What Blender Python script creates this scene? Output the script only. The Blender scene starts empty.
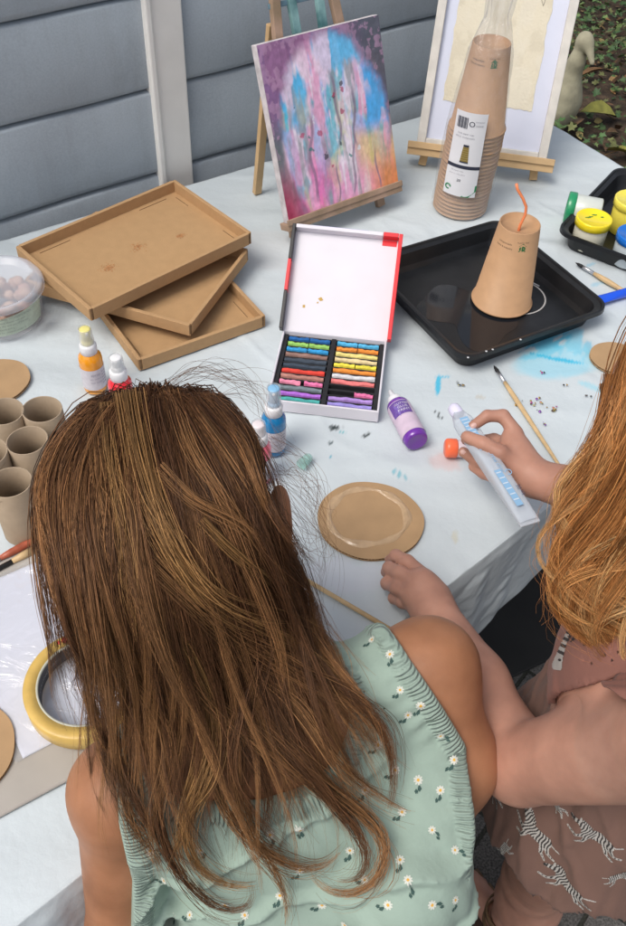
import bpy, bmesh, math, random
import numpy as np
from mathutils import Vector, Matrix
from mathutils.bvhtree import BVHTree
random.seed(7); RNG = np.random.default_rng(7)
S = bpy.context.scene
COL = S.collection
R_ = math.radians
PI = math.pi

# ---------------------------------------------------------------- camera
PITCH, ROLL, FPX, CAMH = R_(47), R_(2.94), 895.0, 1.63
F = np.array([0, math.cos(PITCH), -math.sin(PITCH)])
_R0 = np.array([1., 0, 0]); _U0 = np.array([0, math.sin(PITCH), math.cos(PITCH)])
RV = _R0*math.cos(ROLL) + _U0*math.sin(ROLL)
UV = -_R0*math.sin(ROLL) + _U0*math.cos(ROLL)
CAM = np.array([0, 0, CAMH])
cd = bpy.data.cameras.new('camera'); cam = bpy.data.objects.new('camera', cd); COL.objects.link(cam)
cam.matrix_world = Matrix(((RV[0], UV[0], -F[0], 0), (RV[1], UV[1], -F[1], 0), (RV[2], UV[2], -F[2], CAMH), (0, 0, 0, 1)))
cd.sensor_fit = 'VERTICAL'; cd.sensor_height = 24.0; cd.lens = FPX/926*24.0
cd.clip_start = 0.02; cd.clip_end = 300
S.camera = cam
# ---------------------------------------------------------------- light
SUN_EL, SUN_AZ = R_(58), R_(-132)      # azimuth from +Y towards +X
w = bpy.data.worlds.new('World'); S.world = w; w.use_nodes = True
nt = w.node_tree; bg = nt.nodes['Background']
sky = nt.nodes.new('ShaderNodeTexSky'); sky.sky_type = 'NISHITA'; sky.sun_disc = False
sky.sun_elevation = SUN_EL; sky.sun_rotation = SUN_AZ; sky.dust_density = 4.0; sky.air_density = 1.0; sky.ozone_density = 0.6
hs = nt.nodes.new('ShaderNodeHueSaturation'); hs.inputs['Saturation'].default_value = .45      # overcast: a paler sky
nt.links.new(sky.outputs[0], hs.inputs['Color']); nt.links.new(hs.outputs[0], bg.inputs[0]); bg.inputs[1].default_value = 0.15
sl = bpy.data.lights.new('sun', 'SUN'); sl.energy = 1.5; sl.angle = R_(28); sl.color = (1.0, 0.94, 0.85)
so = bpy.data.objects.new('sun', sl); COL.objects.link(so)
sdir = Vector((math.sin(SUN_AZ)*math.cos(SUN_EL), math.cos(SUN_AZ)*math.cos(SUN_EL), math.sin(SUN_EL)))
so.rotation_euler = sdir.to_track_quat('Z', 'Y').to_euler(); so.location = (0, 0, 5)
S.view_settings.view_transform = 'Standard'; S.view_settings.look = 'None'
S.view_settings.exposure = 0.1; S.view_settings.gamma = 1.0; S.view_settings.use_curve_mapping = False

# ---------------------------------------------------------------- placing helpers
def P(px, py, z):
    """the point of the horizontal plane at height z seen at that place of the photograph"""
    d = F + RV*(px-313)/FPX - UV*(py-463)/FPX
    return CAM + d*(z-CAMH)/d[2]
def D(px, py, dep):
    return CAM + dep*(F + RV*(px-313)/FPX - UV*(py-463)/FPX)
def ang(a, b):
    return math.atan2(b[1]-a[1], b[0]-a[0])

# ---------------------------------------------------------------- numpy noise
def vnoise(x, y, z=0.0, seed=0):
    x = np.asarray(x, float); y = np.asarray(y, float); z = np.asarray(z, float) + 0*x
    xi, yi, zi = np.floor(x), np.floor(y), np.floor(z)
    def h(i, j, k):
        n = (i*127.1 + j*311.7 + k*74.7 + seed*53.3)
        v = np.sin(n)*43758.5453
        return v - np.floor(v)
    fx, fy, fz = x-xi, y-yi, z-zi
    fx, fy, fz = fx*fx*(3-2*fx), fy*fy*(3-2*fy), fz*fz*(3-2*fz)
    def pl(k):
        a = h(xi, yi, k)*(1-fx)+h(xi+1, yi, k)*fx
        b = h(xi, yi+1, k)*(1-fx)+h(xi+1, yi+1, k)*fx
        return a*(1-fy)+b*fy
    return pl(zi)*(1-fz)+pl(zi+1)*fz
def fbm(x, y, z=0.0, seed=0, o=4):
    s = 0; a = .5; t = 0
    for i in range(o):
        s = s + a*vnoise(np.asarray(x)*2**i, np.asarray(y)*2**i, np.asarray(z)*2**i, seed+i*7); t += a; a *= .5
    return s/t
def sstep(a, b, x):
    t = np.clip((x-a)/(b-a), 0, 1); return t*t*(3-2*t)

# ---------------------------------------------------------------- materials
MATS = {}
def mat(name, col, rough=.6, var=.0, vscale=20, bump=0., bscale=200, spec=.5, metal=0., trans=0., alpha=1., sss=0., attr=False, col2=None, ior=1.45, coat=0., bdist=.002, sheen=0., hue=None):
    if name in MATS: return MATS[name]
    m = bpy.data.materials.new(name); m.use_nodes = True; n = m.node_tree.nodes; l = m.node_tree.links
    b = n['Principled BSDF']; I = b.inputs
    I['Roughness'].default_value = rough; I['Specular IOR Level'].default_value = spec; I['Metallic'].default_value = metal
    I['Transmission Weight'].default_value = trans; I['Alpha'].default_value = alpha; I['IOR'].default_value = ior
    I['Coat Weight'].default_value = coat; I['Sheen Weight'].default_value = sheen
    if sss:
        I['Subsurface Weight'].default_value = sss; I['Subsurface Radius'].default_value = (1, .35, .2); I['Subsurface Scale'].default_value = .006
    tc = n.new('ShaderNodeTexCoord')
    src = None
    if attr:
        a = n.new('ShaderNodeAttribute'); a.attribute_name = 'Col'; src = a.outputs['Color']
    c = tuple(col)+(1,)
    if var > 0 or col2 is not None:
        t = n.new('ShaderNodeTexNoise'); t.inputs['Scale'].default_value = vscale; t.inputs['Detail'].default_value = 6
        l.new(tc.outputs['Object'], t.inputs['Vector'])
        mr = n.new('ShaderNodeMapRange'); mr.inputs[1].default_value = .3; mr.inputs[2].default_value = .7
        l.new(t.outputs['Fac'], mr.inputs[0])
        mx = n.new('ShaderNodeMix'); mx.data_type = 'RGBA'
        l.new(mr.outputs[0], mx.inputs[0])
        if attr:
            mr.inputs[3].default_value = 1-var; mr.inputs[4].default_value = 1+var*.6
            mx.blend_type = 'MULTIPLY'; mx.inputs[0].default_value = 1
            m.node_tree.links.remove(mx.inputs[0].links[0])
            l.new(src, mx.inputs[6]); l.new(mr.outputs[0], mx.inputs[7])
        else:
            lo = tuple(x*(1-var) for x in col)+(1,)
            mx.inputs[6].default_value = lo
            mx.inputs[7].default_value = (tuple(col2)+(1,)) if col2 is not None else tuple(min(1, x*(1+var*.6)) for x in col)+(1,)
        l.new(mx.outputs[2], I['Base Color'])
    elif attr: l.new(src, I['Base Color'])
    else: I['Base Color'].default_value = c
    if bump:
        t = n.new('ShaderNodeTexNoise'); t.inputs['Scale'].default_value = bscale; t.inputs['Detail'].default_value = 5
        l.new(tc.outputs['Object'], t.inputs['Vector'])
        bp = n.new('ShaderNodeBump'); bp.inputs['Strength'].default_value = bump; bp.inputs['Distance'].default_value = bdist
        l.new(t.outputs['Fac'], bp.inputs['Height']); l.new(bp.outputs[0], I['Normal'])
    MATS[name] = m
    return m

# ---------------------------------------------------------------- objects
def tag(o, label=None, cat=None, group=None, kind=None):
    if label: o['label'] = label
    if cat: o['category'] = cat
    if group: o['group'] = group
    if kind: o['kind'] = kind
    return o
def empty(name, loc, rz=0, label=None, cat=None, group=None):
    o = bpy.data.objects.new(name, None); COL.objects.link(o); o.empty_display_size = .02
    o.location = tuple(float(v) for v in loc); o.rotation_euler = (0, 0, rz)
    return tag(o, label, cat, group)
def rawmesh(name, V, Fq, mats, parent=None, smooth=True, mi=None, col=None):
    """fast mesh from numpy: V (n,3), Fq (m,k)"""
    V = np.ascontiguousarray(V, np.float32); Fq = np.ascontiguousarray(Fq, np.int32); k = Fq.shape[1]
    me = bpy.data.meshes.new(name); me.vertices.add(len(V)); me.vertices.foreach_set('co', V.ravel())
    me.loops.add(Fq.size); me.loops.foreach_set('vertex_index', Fq.ravel())
    me.polygons.add(len(Fq)); me.polygons.foreach_set('loop_start', np.arange(0, Fq.size, k, dtype=np.int32))
    if not isinstance(mats, (list, tuple)): mats = [mats]
    for m in mats: me.materials.append(m)
    me.update(calc_edges=True)
    me.polygons.foreach_set('use_smooth', np.full(len(Fq), smooth))
    if mi is not None: me.polygons.foreach_set('material_index', np.asarray(mi, np.int32))
    if col is not None:
        a = me.color_attributes.new('Col', 'FLOAT_COLOR', 'POINT')
        a.data.foreach_set('color', np.concatenate([col, np.ones((len(col), 1))], 1).astype(np.float32).ravel())
    o = bpy.data.objects.new(name, me); COL.objects.link(o)
    if parent is not None: o.parent = parent
    return o
class MB:
    """collects shapes and links them as ONE mesh object"""
    def __init__(s): s.v = []; s.f = []; s.mi = []; s.sm = []; s.n = 0
    def add(s, V, Fs, mi=0, M=None, smooth=False):
        if M is not None: V = [tuple(M @ Vector(v)) for v in V]
        s.v += [tuple(map(float, v)) for v in V]; s.f += [tuple(int(i)+s.n for i in f) for f in Fs]; s.mi += [mi]*len(Fs); s.sm += [smooth]*len(Fs); s.n += len(V)
        return s
    def box(s, c, d, M=None, mi=0):
        x, y, z = d[0]/2, d[1]/2, d[2]/2
        V = [(c[0]+a*x, c[1]+b*y, c[2]+e*z) for a in (-1, 1) for b in (-1, 1) for e in (-1, 1)]
        return s.add(V, [(0, 1, 3, 2), (4, 6, 7, 5), (0, 4, 5, 1), (2, 3, 7, 6), (0, 2, 6, 4), (1, 5, 7, 3)], mi, M)
    def bar(s, a, b, wd, th, up=(0, 0, 1), mi=0):
        a, b = Vector(a), Vector(b); z = (b-a); L = z.length; z.normalize(); x = Vector(up).cross(z)
        if x.length < 1e-4: x = Vector((1, 0, 0))
        x.normalize(); y = z.cross(x)
        M = Matrix((x, y, z)).transposed().to_4x4(); M.translation = (a+b)/2
        return s.box((0, 0, 0), (wd, th, L), M, mi)
    def lathe(s, prof, seg=32, M=None, mi=0, smooth=True, ell=1.0):
        V = []; Fs = []
        for r, z in prof:
            for k in range(seg):
                a = 2*PI*k/seg; V.append((r*math.cos(a), r*math.sin(a)*ell, z))
        for i in range(len(prof)-1):
            for k in range(seg):
                k2 = (k+1) % seg
                Fs.append((i*seg+k, i*seg+k2, (i+1)*seg+k2, (i+1)*seg+k))
        if prof[0][0] > 1e-6: Fs.append(tuple(range(seg-1, -1, -1)))
        if prof[-1][0] > 1e-6: Fs.append(tuple((len(prof)-1)*seg+k for k in range(seg)))
        return s.add(V, Fs, mi, M, smooth)
    def openlathe(s, prof, seg=32, M=None, mi=0, smooth=True):
        V = []; Fs = []
        for r, z in prof:
            for k in range(seg):
                a = 2*PI*k/seg; V.append((r*math.cos(a), r*math.sin(a), z))
        for i in range(len(prof)-1):
            for k in range(seg):
                k2 = (k+1) % seg
                Fs.append((i*seg+k, i*seg+k2, (i+1)*seg+k2, (i+1)*seg+k))
        return s.add(V, Fs, mi, M, smooth)
    def tube(s, pts, r, seg=8, mi=0, cap=True):
        pts = [Vector(p) for p in pts]; n = len(pts); rr = r if isinstance(r, (list, tuple)) else [r]*n
        V = []; Fs = []; prev = None
        for i, p in enumerate(pts):
            t = (pts[min(i+1, n-1)]-pts[max(i-1, 0)]).normalized()
            x = prev - t*prev.dot(t) if prev is not None else t.orthogonal()
            x.normalize(); y = t.cross(x); prev = x
            for k in range(seg):
                a = 2*PI*k/seg; V.append(p+(x*math.cos(a)+y*math.sin(a))*rr[i])
        for i in range(n-1):
            for k in range(seg):
                k2 = (k+1) % seg; Fs.append((i*seg+k, i*seg+k2, (i+1)*seg+k2, (i+1)*seg+k))
        if cap: Fs.append(tuple(range(seg-1, -1, -1))); Fs.append(tuple((n-1)*seg+k for k in range(seg)))
        return s.add(V, Fs, mi, None, True)
    def prism(s, poly, z0, z1, M=None, mi=0, mitop=None):
        n = len(poly)
        V = [(x, y, z0) for x, y in poly]+[(x, y, z1) for x, y in poly]
        s.add(V, [tuple(range(n-1, -1, -1))]+[(i, (i+1) % n, n+(i+1) % n, n+i) for i in range(n)], mi, M)
        V2 = [(x, y, z1) for x, y in poly]
        return s.add(V2, [tuple(range(n))], mi if mitop is None else mitop, M)
    def build(s, name, mats, parent=None, bevel=0, seg=2):
        me = bpy.data.meshes.new(name); me.from_pydata(s.v, [], s.f)
        if not isinstance(mats, (list, tuple)): mats = [mats]
        for m in mats: me.materials.append(m)
        me.polygons.foreach_set('material_index', s.mi); me.polygons.foreach_set('use_smooth', s.sm); me.update()
        o = bpy.data.objects.new(name, me); COL.objects.link(o)
        if parent is not None: o.parent = parent
        if bevel:
            b = o.modifiers.new('bevel', 'BEVEL'); b.width = bevel; b.segments = seg; b.limit_method = 'ANGLE'; b.angle_limit = R_(40)
        return o
def copy_tree(o, loc=None, rz=None, label=None, parent=None):
    c = o.copy(); COL.objects.link(c); c.parent = parent
    if loc is not None: c.location = tuple(float(v) for v in loc)
    if rz is not None: c.rotation_euler = (0, 0, rz)
    if label: c['label'] = label
    for ch in list(o.children): copy_tree(ch, parent=c)
    return c
def T(x=0, y=0, z=0, rx=0, ry=0, rz=0, s=1):
    return Matrix.Translation((x, y, z)) @ Matrix.Rotation(rz, 4, 'Z') @ Matrix.Rotation(ry, 4, 'Y') @ Matrix.Rotation(rx, 4, 'X') @ Matrix.Scale(s, 4)
def frame(o, x, y):
    """matrix with x, y axes and origin"""
    x = Vector(x).normalized(); z = x.cross(Vector(y)).normalized(); y = z.cross(x)
    M = Matrix((x, y, z)).transposed().to_4x4(); M.translation = Vector(o); return M
_txt = {}
def text_geo(s, size=1.0, align='LEFT'):
    k = (s, align)
    if k not in _txt:
        c = bpy.data.curves.new('t', 'FONT'); c.body = s; c.size = 1; c.align_x = align; c.resolution_u = 2
        o = bpy.data.objects.new('t', c); COL.objects.link(o)
        dg = bpy.context.evaluated_depsgraph_get(); me = bpy.data.meshes.new_from_object(o.evaluated_get(dg))
        V = [tuple(v.co) for v in me.vertices]; Fs = [tuple(p.vertices) for p in me.polygons]
        bpy.data.objects.remove(o); bpy.data.curves.remove(c); bpy.data.meshes.remove(me)
        _txt[k] = (V, Fs)
    V, Fs = _txt[k]
    return [(v[0]*size, v[1]*size, 0) for v in V], Fs
def noisegrid(name, nx, ny, fn, mats, parent=None, col=None, closed=False):
    pass
def gridmesh(name, X, Y, Z, mats, parent=None, col=None, smooth=True):
    ny, nx = X.shape
    V = np.stack([X.ravel(), Y.ravel(), Z.ravel()], 1)
    i = np.arange(ny-1)[:, None]*nx + np.arange(nx-1)[None]
    Fq = np.stack([i, i+1, i+nx+1, i+nx], -1).reshape(-1, 4)
    return rawmesh(name, V, Fq, mats, parent, smooth, col=None if col is None else col.reshape(-1, 3))

# ---------------------------------------------------------------- implicit shapes
def sd_cone(p, a, b, ra, rb):
    a = np.asarray(a, float); b = np.asarray(b, float); ba = b-a; L2 = ba@ba
    t = np.clip(((p-a)@ba)/L2, 0, 1)
    return np.linalg.norm(p-a-t[..., None]*ba, axis=-1)-(ra+(rb-ra)*t)
def sd_ell(p, c, r, M=None):
    q = p-np.asarray(c, float)
    if M is not None: q = q@M        # M columns = local axes
    r = np.asarray(r, float)
    k0 = np.linalg.norm(q/r, axis=-1); k1 = np.linalg.norm(q/(r*r), axis=-1)
    return k0*(k0-1)/np.maximum(k1, 1e-9)
def smin(a, b, k):
    h = np.maximum(k-np.abs(a-b), 0)/k
    return np.minimum(a, b)-h*h*k*.25
def smax(a, b, k): return -smin(-a, -b, k)
def axes(fwd, up=(0, 0, 1)):
    f = np.asarray(fwd, float); f /= np.linalg.norm(f); r = np.cross(f, up); r /= np.linalg.norm(r); u = np.cross(r, f)
    return np.stack([r, f, u], 1)      # columns: right, forward, up
def surfnet(f, lo, hi, h):
    lo = np.asarray(lo, float); n = np.ceil((np.asarray(hi)-lo)/h).astype(int)+1
    gx, gy, gz = [lo[i]+h*np.arange(n[i]) for i in range(3)]
    Vv = np.empty(n, np.float32)
    BL = 8; nbk = -(-n//BL)
    bc = [lo[i]+h*(np.arange(nbk[i])*BL+(BL-1)/2) for i in range(3)]
    bcg = np.stack(np.meshgrid(*bc, indexing='ij'), -1); bv = f(bcg.reshape(-1, 3)).reshape(nbk)
    Vv[:] = np.repeat(np.repeat(np.repeat(bv, BL, 0), BL, 1), BL, 2)[:n[0], :n[1], :n[2]]
    act = np.argwhere(np.abs(bv) < 12*h+.004); of = np.stack(np.meshgrid(*[np.arange(BL)]*3, indexing='ij'), -1).reshape(-1, 3)
    for c0 in range(0, len(act), 400):
        ijk = (act[c0:c0+400, None, :]*BL+of[None]).reshape(-1, 3); ijk = ijk[(ijk < n).all(1)]
        Vv[tuple(ijk.T)] = f(lo+h*ijk)
    Vv[0] = np.maximum(Vv[0], 1e-4); Vv[-1] = np.maximum(Vv[-1], 1e-4); Vv[:, 0] = np.maximum(Vv[:, 0], 1e-4)
    Vv[:, -1] = np.maximum(Vv[:, -1], 1e-4); Vv[:, :, 0] = np.maximum(Vv[:, :, 0], 1e-4); Vv[:, :, -1] = np.maximum(Vv[:, :, -1], 1e-4)
    s = Vv < 0
    acc = np.zeros(tuple(n-1)+(3,), np.float32); cnt = np.zeros(tuple(n-1), np.float32)
    rng = [slice(0, n[i]-1) for i in range(3)]
    off = [(a, b) for a in (0, 1) for b in (0, 1)]
    for ax in range(3):
        o1, o2 = [i for i in range(3) if i != ax]
        for a, b in off:
            s0 = [None]*3; s1 = [None]*3
            for o, d in ((o1, a), (o2, b)): s0[o] = slice(d, n[o]-1+d); s1[o] = s0[o]
            s0[ax] = slice(0, n[ax]-1); s1[ax] = slice(1, n[ax])
            v0, v1 = Vv[tuple(s0)], Vv[tuple(s1)]
            c = (v0 < 0) != (v1 < 0)
            t = np.where(c, v0/np.where(c, v0-v1, 1), 0)
            cnt += c; acc[..., ax] += t*c; acc[..., o1] += a*c; acc[..., o2] += b*c
    m = cnt > 0; idx = -np.ones(cnt.shape, np.int64); idx[m] = np.arange(m.sum())
    ii = np.argwhere(m); vert = (ii + acc[m]/cnt[m][:, None])*h + lo
    faces = []
    for ax in range(3):
        o1, o2 = [(1, 2), (2, 0), (0, 1)][ax]
        sa = [slice(None)]*3; sb = [slice(None)]*3; sa[ax] = slice(0, -1); sb[ax] = slice(1, None)
        c = s[tuple(sa)] != s[tuple(sb)]
        e = np.argwhere(c); e = e[(e[:, o1] > 0) & (e[:, o2] > 0) & (e[:, o1] < n[o1]-1) & (e[:, o2] < n[o2]-1)]
        if not len(e): continue
        ins = s[tuple(sa)][tuple(e.T)]
        def cell(d1, d2):
            q = e.copy(); q[:, o1] -= d1; q[:, o2] -= d2; return idx[tuple(q.T)]
        q = np.stack([cell(1, 1), cell(0, 1), cell(0, 0), cell(1, 0)], 1)
        q[~ins] = q[~ins][:, ::-1]
        faces.append(q)
    return vert, np.concatenate(faces)
def gridded(f, lo, hi, h=.006):
    """the same implicit shape read from a grid, for quick tracing"""
    lo = np.asarray(lo, float); n = np.ceil((np.asarray(hi)-lo)/h).astype(int)+1
    g = np.stack(np.meshgrid(*[lo[i]+h*np.arange(n[i]) for i in range(3)], indexing='ij'), -1).reshape(-1, 3); Vv = f(g).reshape(n)
    def q(p):
        x = (p-lo)/h; out = np.maximum(np.maximum(-x, x-(n-1)), 0); od = np.linalg.norm(out, axis=-1)*h; x = np.clip(x, 0, n-1.001); i = x.astype(int); t = x-i; r = 0
        for a in (0, 1):
            for b in (0, 1):
                for c in (0, 1):
                    r = r+Vv[i[..., 0]+a, i[..., 1]+b, i[..., 2]+c]*(t[..., 0] if a else 1-t[..., 0])*(t[..., 1] if b else 1-t[..., 1])*(t[..., 2] if c else 1-t[..., 2])
        return r+od
    return q
def trace(f, px, py, maxd=2.2):
    """first hit of the sight line with an implicit shape, else its nearest approach"""
    px = np.atleast_1d(px).astype(float); py = np.atleast_1d(py).astype(float)
    d = F[None]+RV[None]*((px-313)/FPX)[:, None]-UV[None]*((py-463)/FPX)[:, None]; d /= np.linalg.norm(d, axis=1, keepdims=True)
    t = np.full(len(px), .35); bt = t.copy(); bd = np.full(len(px), 9.)
    for _ in range(140):
        v = f(CAM+d*t[:, None]); b = v < bd-1e-6; bd[b] = v[b]; bt[b] = t[b]
        t = np.where(v > 2e-4, np.minimum(t+np.maximum(v*.7, 3e-4), maxd), t)
    return CAM+d*bt[:, None], d, bd
# ================================================================ SETTING
# ---- ground of small concrete pavers
def paver_mat():
    m = bpy.data.materials.new('concrete_pavers'); m.use_nodes = True; n = m.node_tree.nodes; l = m.node_tree.links; b = n['Principled BSDF']
    tc = n.new('ShaderNodeTexCoord'); mp = n.new('ShaderNodeMapping'); mp.inputs['Rotation'].default_value = (0, 0, R_(37))
    l.new(tc.outputs['Object'], mp.inputs[0])
    br = n.new('ShaderNodeTexBrick'); br.inputs['Scale'].default_value = 1; br.inputs['Brick Width'].default_value = .21; br.inputs['Row Height'].default_value = .105
    br.inputs['Mortar Size'].default_value = .005; br.inputs['Mortar Smooth'].default_value = .5
    br.inputs['Color1'].default_value = (.115, .108, .1, 1); br.inputs['Color2'].default_value = (.085, .08, .074, 1); br.inputs['Mortar'].default_value = (.03, .03, .022, 1)
    l.new(mp.outputs[0], br.inputs['Vector'])
    ns = n.new('ShaderNodeTexNoise'); ns.inputs['Scale'].default_value = 260; ns.inputs['Detail'].default_value = 3; l.new(tc.outputs['Object'], ns.inputs['Vector'])
    mr = n.new('ShaderNodeMapRange'); mr.inputs[1].default_value = .35; mr.inputs[2].default_value = .72; mr.inputs[3].default_value = .55; mr.inputs[4].default_value = 1.9; l.new(ns.outputs[0], mr.inputs[0])
    mx = n.new('ShaderNodeMix'); mx.data_type = 'RGBA'; mx.blend_type = 'MULTIPLY'; mx.inputs[0].default_value = 1
    l.new(br.outputs[0], mx.inputs[6]); l.new(mr.outputs[0], mx.inputs[7]); l.new(mx.outputs[2], b.inputs['Base Color'])
    b.inputs['Roughness'].default_value = .85
    bp = n.new('ShaderNodeBump'); bp.inputs['Distance'].default_value = .004; bp.inputs['Strength'].default_value = .8
    sb = n.new('ShaderNodeMath'); sb.operation = 'MULTIPLY_ADD'; sb.inputs[1].default_value = -1.0; l.new(br.outputs['Fac'], sb.inputs[0])
    m2 = n.new('ShaderNodeMath'); m2.operation = 'MULTIPLY'; m2.inputs[1].default_value = .35; l.new(ns.outputs[0], m2.inputs[0]); l.new(m2.outputs[0], sb.inputs[2])
    l.new(sb.outputs[0], bp.inputs['Height']); l.new(bp.outputs[0], b.inputs['Normal'])
    return m
mb = MB(); mb.add([(-40, -40, 0), (40, -40, 0), (40, 40, 0), (-40, 40, 0)], [(0, 1, 2, 3)]); tag(mb.build('ground', paver_mat()), kind='structure')

WD = R_(37.3); WDir = np.array([math.cos(WD), math.sin(WD), 0]); WN = np.array([-WDir[1], WDir[0], 0])   # along the wall / away from the camera
WA = np.array([-.557, 1.311, 0])+WN*.02
def WP(s, z, off=0): return WA+WDir*s+WN*off+np.array([0, 0, z])

# soil bed behind and right of the table
def soil_mat():
    return mat('soil', (.035, .024, .016), .95, var=.6, vscale=22, col2=(.085, .055, .034), bump=1, bscale=60, bdist=.012)
xs, ys = np.meshgrid(np.linspace(.45, 4.6, 140), np.linspace(1.75, 7.5, 180))
zz = .004+.05*fbm(xs*2.2, ys*2.2, seed=3)*sstep(.45, .8, xs)*sstep(1.75, 2.1, ys)+.012*fbm(xs*14, ys*14, seed=4)
tag(gridmesh('soil_bed', xs, ys, zz, soil_mat()), kind='structure')
def soil_z(x, y):
    return float(.004+.05*fbm(x*2.2, y*2.2, seed=3)*sstep(.45, .8, x)*sstep(1.75, 2.1, y)+.012*fbm(x*14, y*14, seed=4))

# ---- garden leaves: ivy, fallen leaves
def leaf_cluster(name, n, region, size, cols, kind, outline, lift, dens, label, cat):
    V = []; Fq = []; C_ = []; k = 0; out = []
    poly = np.array(outline); m = len(poly)
    while k < n:
        x = random.uniform(*region[0]); y = random.uniform(*region[1])
        if random.random() > dens(x, y): continue
        s = random.uniform(*size); a = random.uniform(0, 2*PI); tx = random.gauss(0, .38); ty = random.gauss(0, .38)
        c, sn = math.cos(a), math.sin(a)
        z = soil_z(x, y)+random.uniform(*lift)*dens(x, y)
        fold = random.uniform(.1, .5); curl = random.uniform(-.3, .2)
        px = poly[:, 0]*s; py = poly[:, 1]*s
        pz = np.abs(px)*fold+curl*py*py/s
        X = px*c-py*sn; Y = px*sn+py*c
        Z = pz+X*tx+Y*ty
        base = len(V)
        col = np.array(random.choice(cols))*random.uniform(.6, 1.35)
        V.append((x, y, z)); C_.append(col*1.25)
        for q in range(m): V.append((x+X[q], y+Y[q], z+Z[q])); C_.append(col)
        for q in range(m): Fq.append((base, base+1+q, base+1+(q+1) % m))
        k += 1
    return rawmesh(name, np.array(V), np.array(Fq), mat(name+'_surface', (1, 1, 1), .5, attr=True, var=.3, vscale=60, spec=.35), smooth=False, col=np.clip(np.array(C_), 0, 1))
IVY = [(0, -.1), (.25, -.3), (.55, -.15), (.35, .15), (.62, .5), (.28, .5), (0, 1), (-.28, .5), (-.62, .5), (-.35, .15), (-.55, -.15), (-.25, -.3)]
OVAL = [(0, -.6), (.22, -.35), (.34, 0), (.24, .4), (0, .8), (-.24, .4), (-.34, 0), (-.22, -.35)]
gden = lambda x, y: float(.25+.75*sstep(.40, .58, fbm(x*2.6+1.3, y*2.6, seed=9)+.06*(y-3.6)))
o = leaf_cluster('ivy_ground_cover', 9000, ((.62, 3.0), (2.1, 6.2)), (.011, .028), [(.045, .095, .03), (.065, .12, .04), (.03, .065, .022), (.10, .15, .05), (.12, .13, .05)], 'stuff', IVY, (.005, .16), gden, '', '')
tag(o, 'low green ivy leaves creeping over the dark garden soil', 'ground cover', kind='stuff')
o = leaf_cluster('fallen_leaves', 2600, ((.55, 3.0), (1.95, 6.6)), (.018, .045), [(.2, .11, .05), (.13, .07, .035), (.28, .18, .08), (.1, .06, .03), (.3, .24, .1)], 'stuff', OVAL, (.004, .03), lambda x, y: 1-.6*gden(x, y), '', '')
tag(o, 'brown and yellow fallen leaves littering the garden soil', 'fallen leaves', kind='stuff')
# a few large yellowing leaves
for i, (px, py, s) in enumerate([(603, 112, .13), (573, 120, .11), (618, 150, .08), (590, 72, .07)]):
    q = P(px, py, .08); mb = MB(); poly = [(x*s, y*s) for x, y in OVAL]
    V = [(0, 0, 0)]+[(x, y, abs(x)*.5-1.5*y*y) for x, y in poly]
    mb.add(V, [(0, 1+k, 1+(k+1) % 8) for k in range(8)], 0, None, True)
    mb.add([(x, y, z-.002) for x, y, z in V], [(0, 1+(k+1) % 8, 1+k) for k in range(8)], 0, None, True)
    lab = ['largest yellow-green dying leaf on the soil right of the stone goose', 'brown dying leaf at the feet of the stone goose', 'small ochre dying leaf by the edge of the black paint tray', 'small ochre dying leaf beside the head of the stone goose'][i]
    o = mb.build('dying_leaf', mat('dying_leaf_%s' % 'ab'[i % 2], [(.26, .25, .05), (.2, .11, .05)][i % 2], .6, var=.4, vscale=30)); o.location = tuple(q); o.rotation_euler = (.3, -.2, 1.9+i)
    tag(o, lab, 'leaf', 'large dying leaves')
    mbs = MB(); mbs.tube([(0, 0, -.001), (0, -.6*s, -.02), (.01, -.9*s, -.05)], .0018, 5); mbs.build('stem', mat('leaf_stem', (.2, .12, .05)), o)

# ---- stone goose
gq = P(552, 137, 0.0)
g = empty('goose_statue', gq, 0, 'weathered grey-beige stone goose standing in the garden behind the framed picture', 'statue')
def goose(p):
    d = sd_ell(p, (.0, 0, .13), (.068, .10, .095), axes((-.2, -1, .15)))
    d = smin(d, sd_cone(p, (.0, -.02, .17), (.012, -.035, .30), .058, .028), .05)
    d = smin(d, sd_cone(p, (.012, -.035, .30), (.02, -.03, .36), .027, .024), .02)
    d = smin(d, sd_ell(p, (.024, -.035, .375), (.030, .037, .032)), .015)
    d = smin(d, sd_cone(p, (.035, -.055, .368), (.052, -.095, .325), .018, .009), .014)
    d = smin(d, sd_cone(p, (-.02, .09, .10), (-.03, .15, .07), .035, .008), .04)
    d = smin(d, sd_cone(p, (-.01, 0, .06), (-.01, 0, .0), .03, .05), .03)
    return d + .002*(fbm(p[:, 0]*60, p[:, 1]*60, p[:, 2]*60, seed=5, o=2)-.5)
V, Fq = surfnet(goose, (-.13, -.16, -.01), (.13, .2, .43), .0055)
rawmesh('body', V, Fq, mat('statue_stone', (.33, .31, .22), .9, var=.35, vscale=14, bump=.6, bscale=90), g)
for sx in (-.5, 1):
    mb = MB(); mb.lathe([(0, -.003), (.0035, -.002), (.0035, .002), (0, .003)], 10, T(.02+.026*sx, -.052, .383, ry=R_(90)))
    mb.build('eye', mat('statue_eye', (.05, .045, .04), .8), g)

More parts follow.
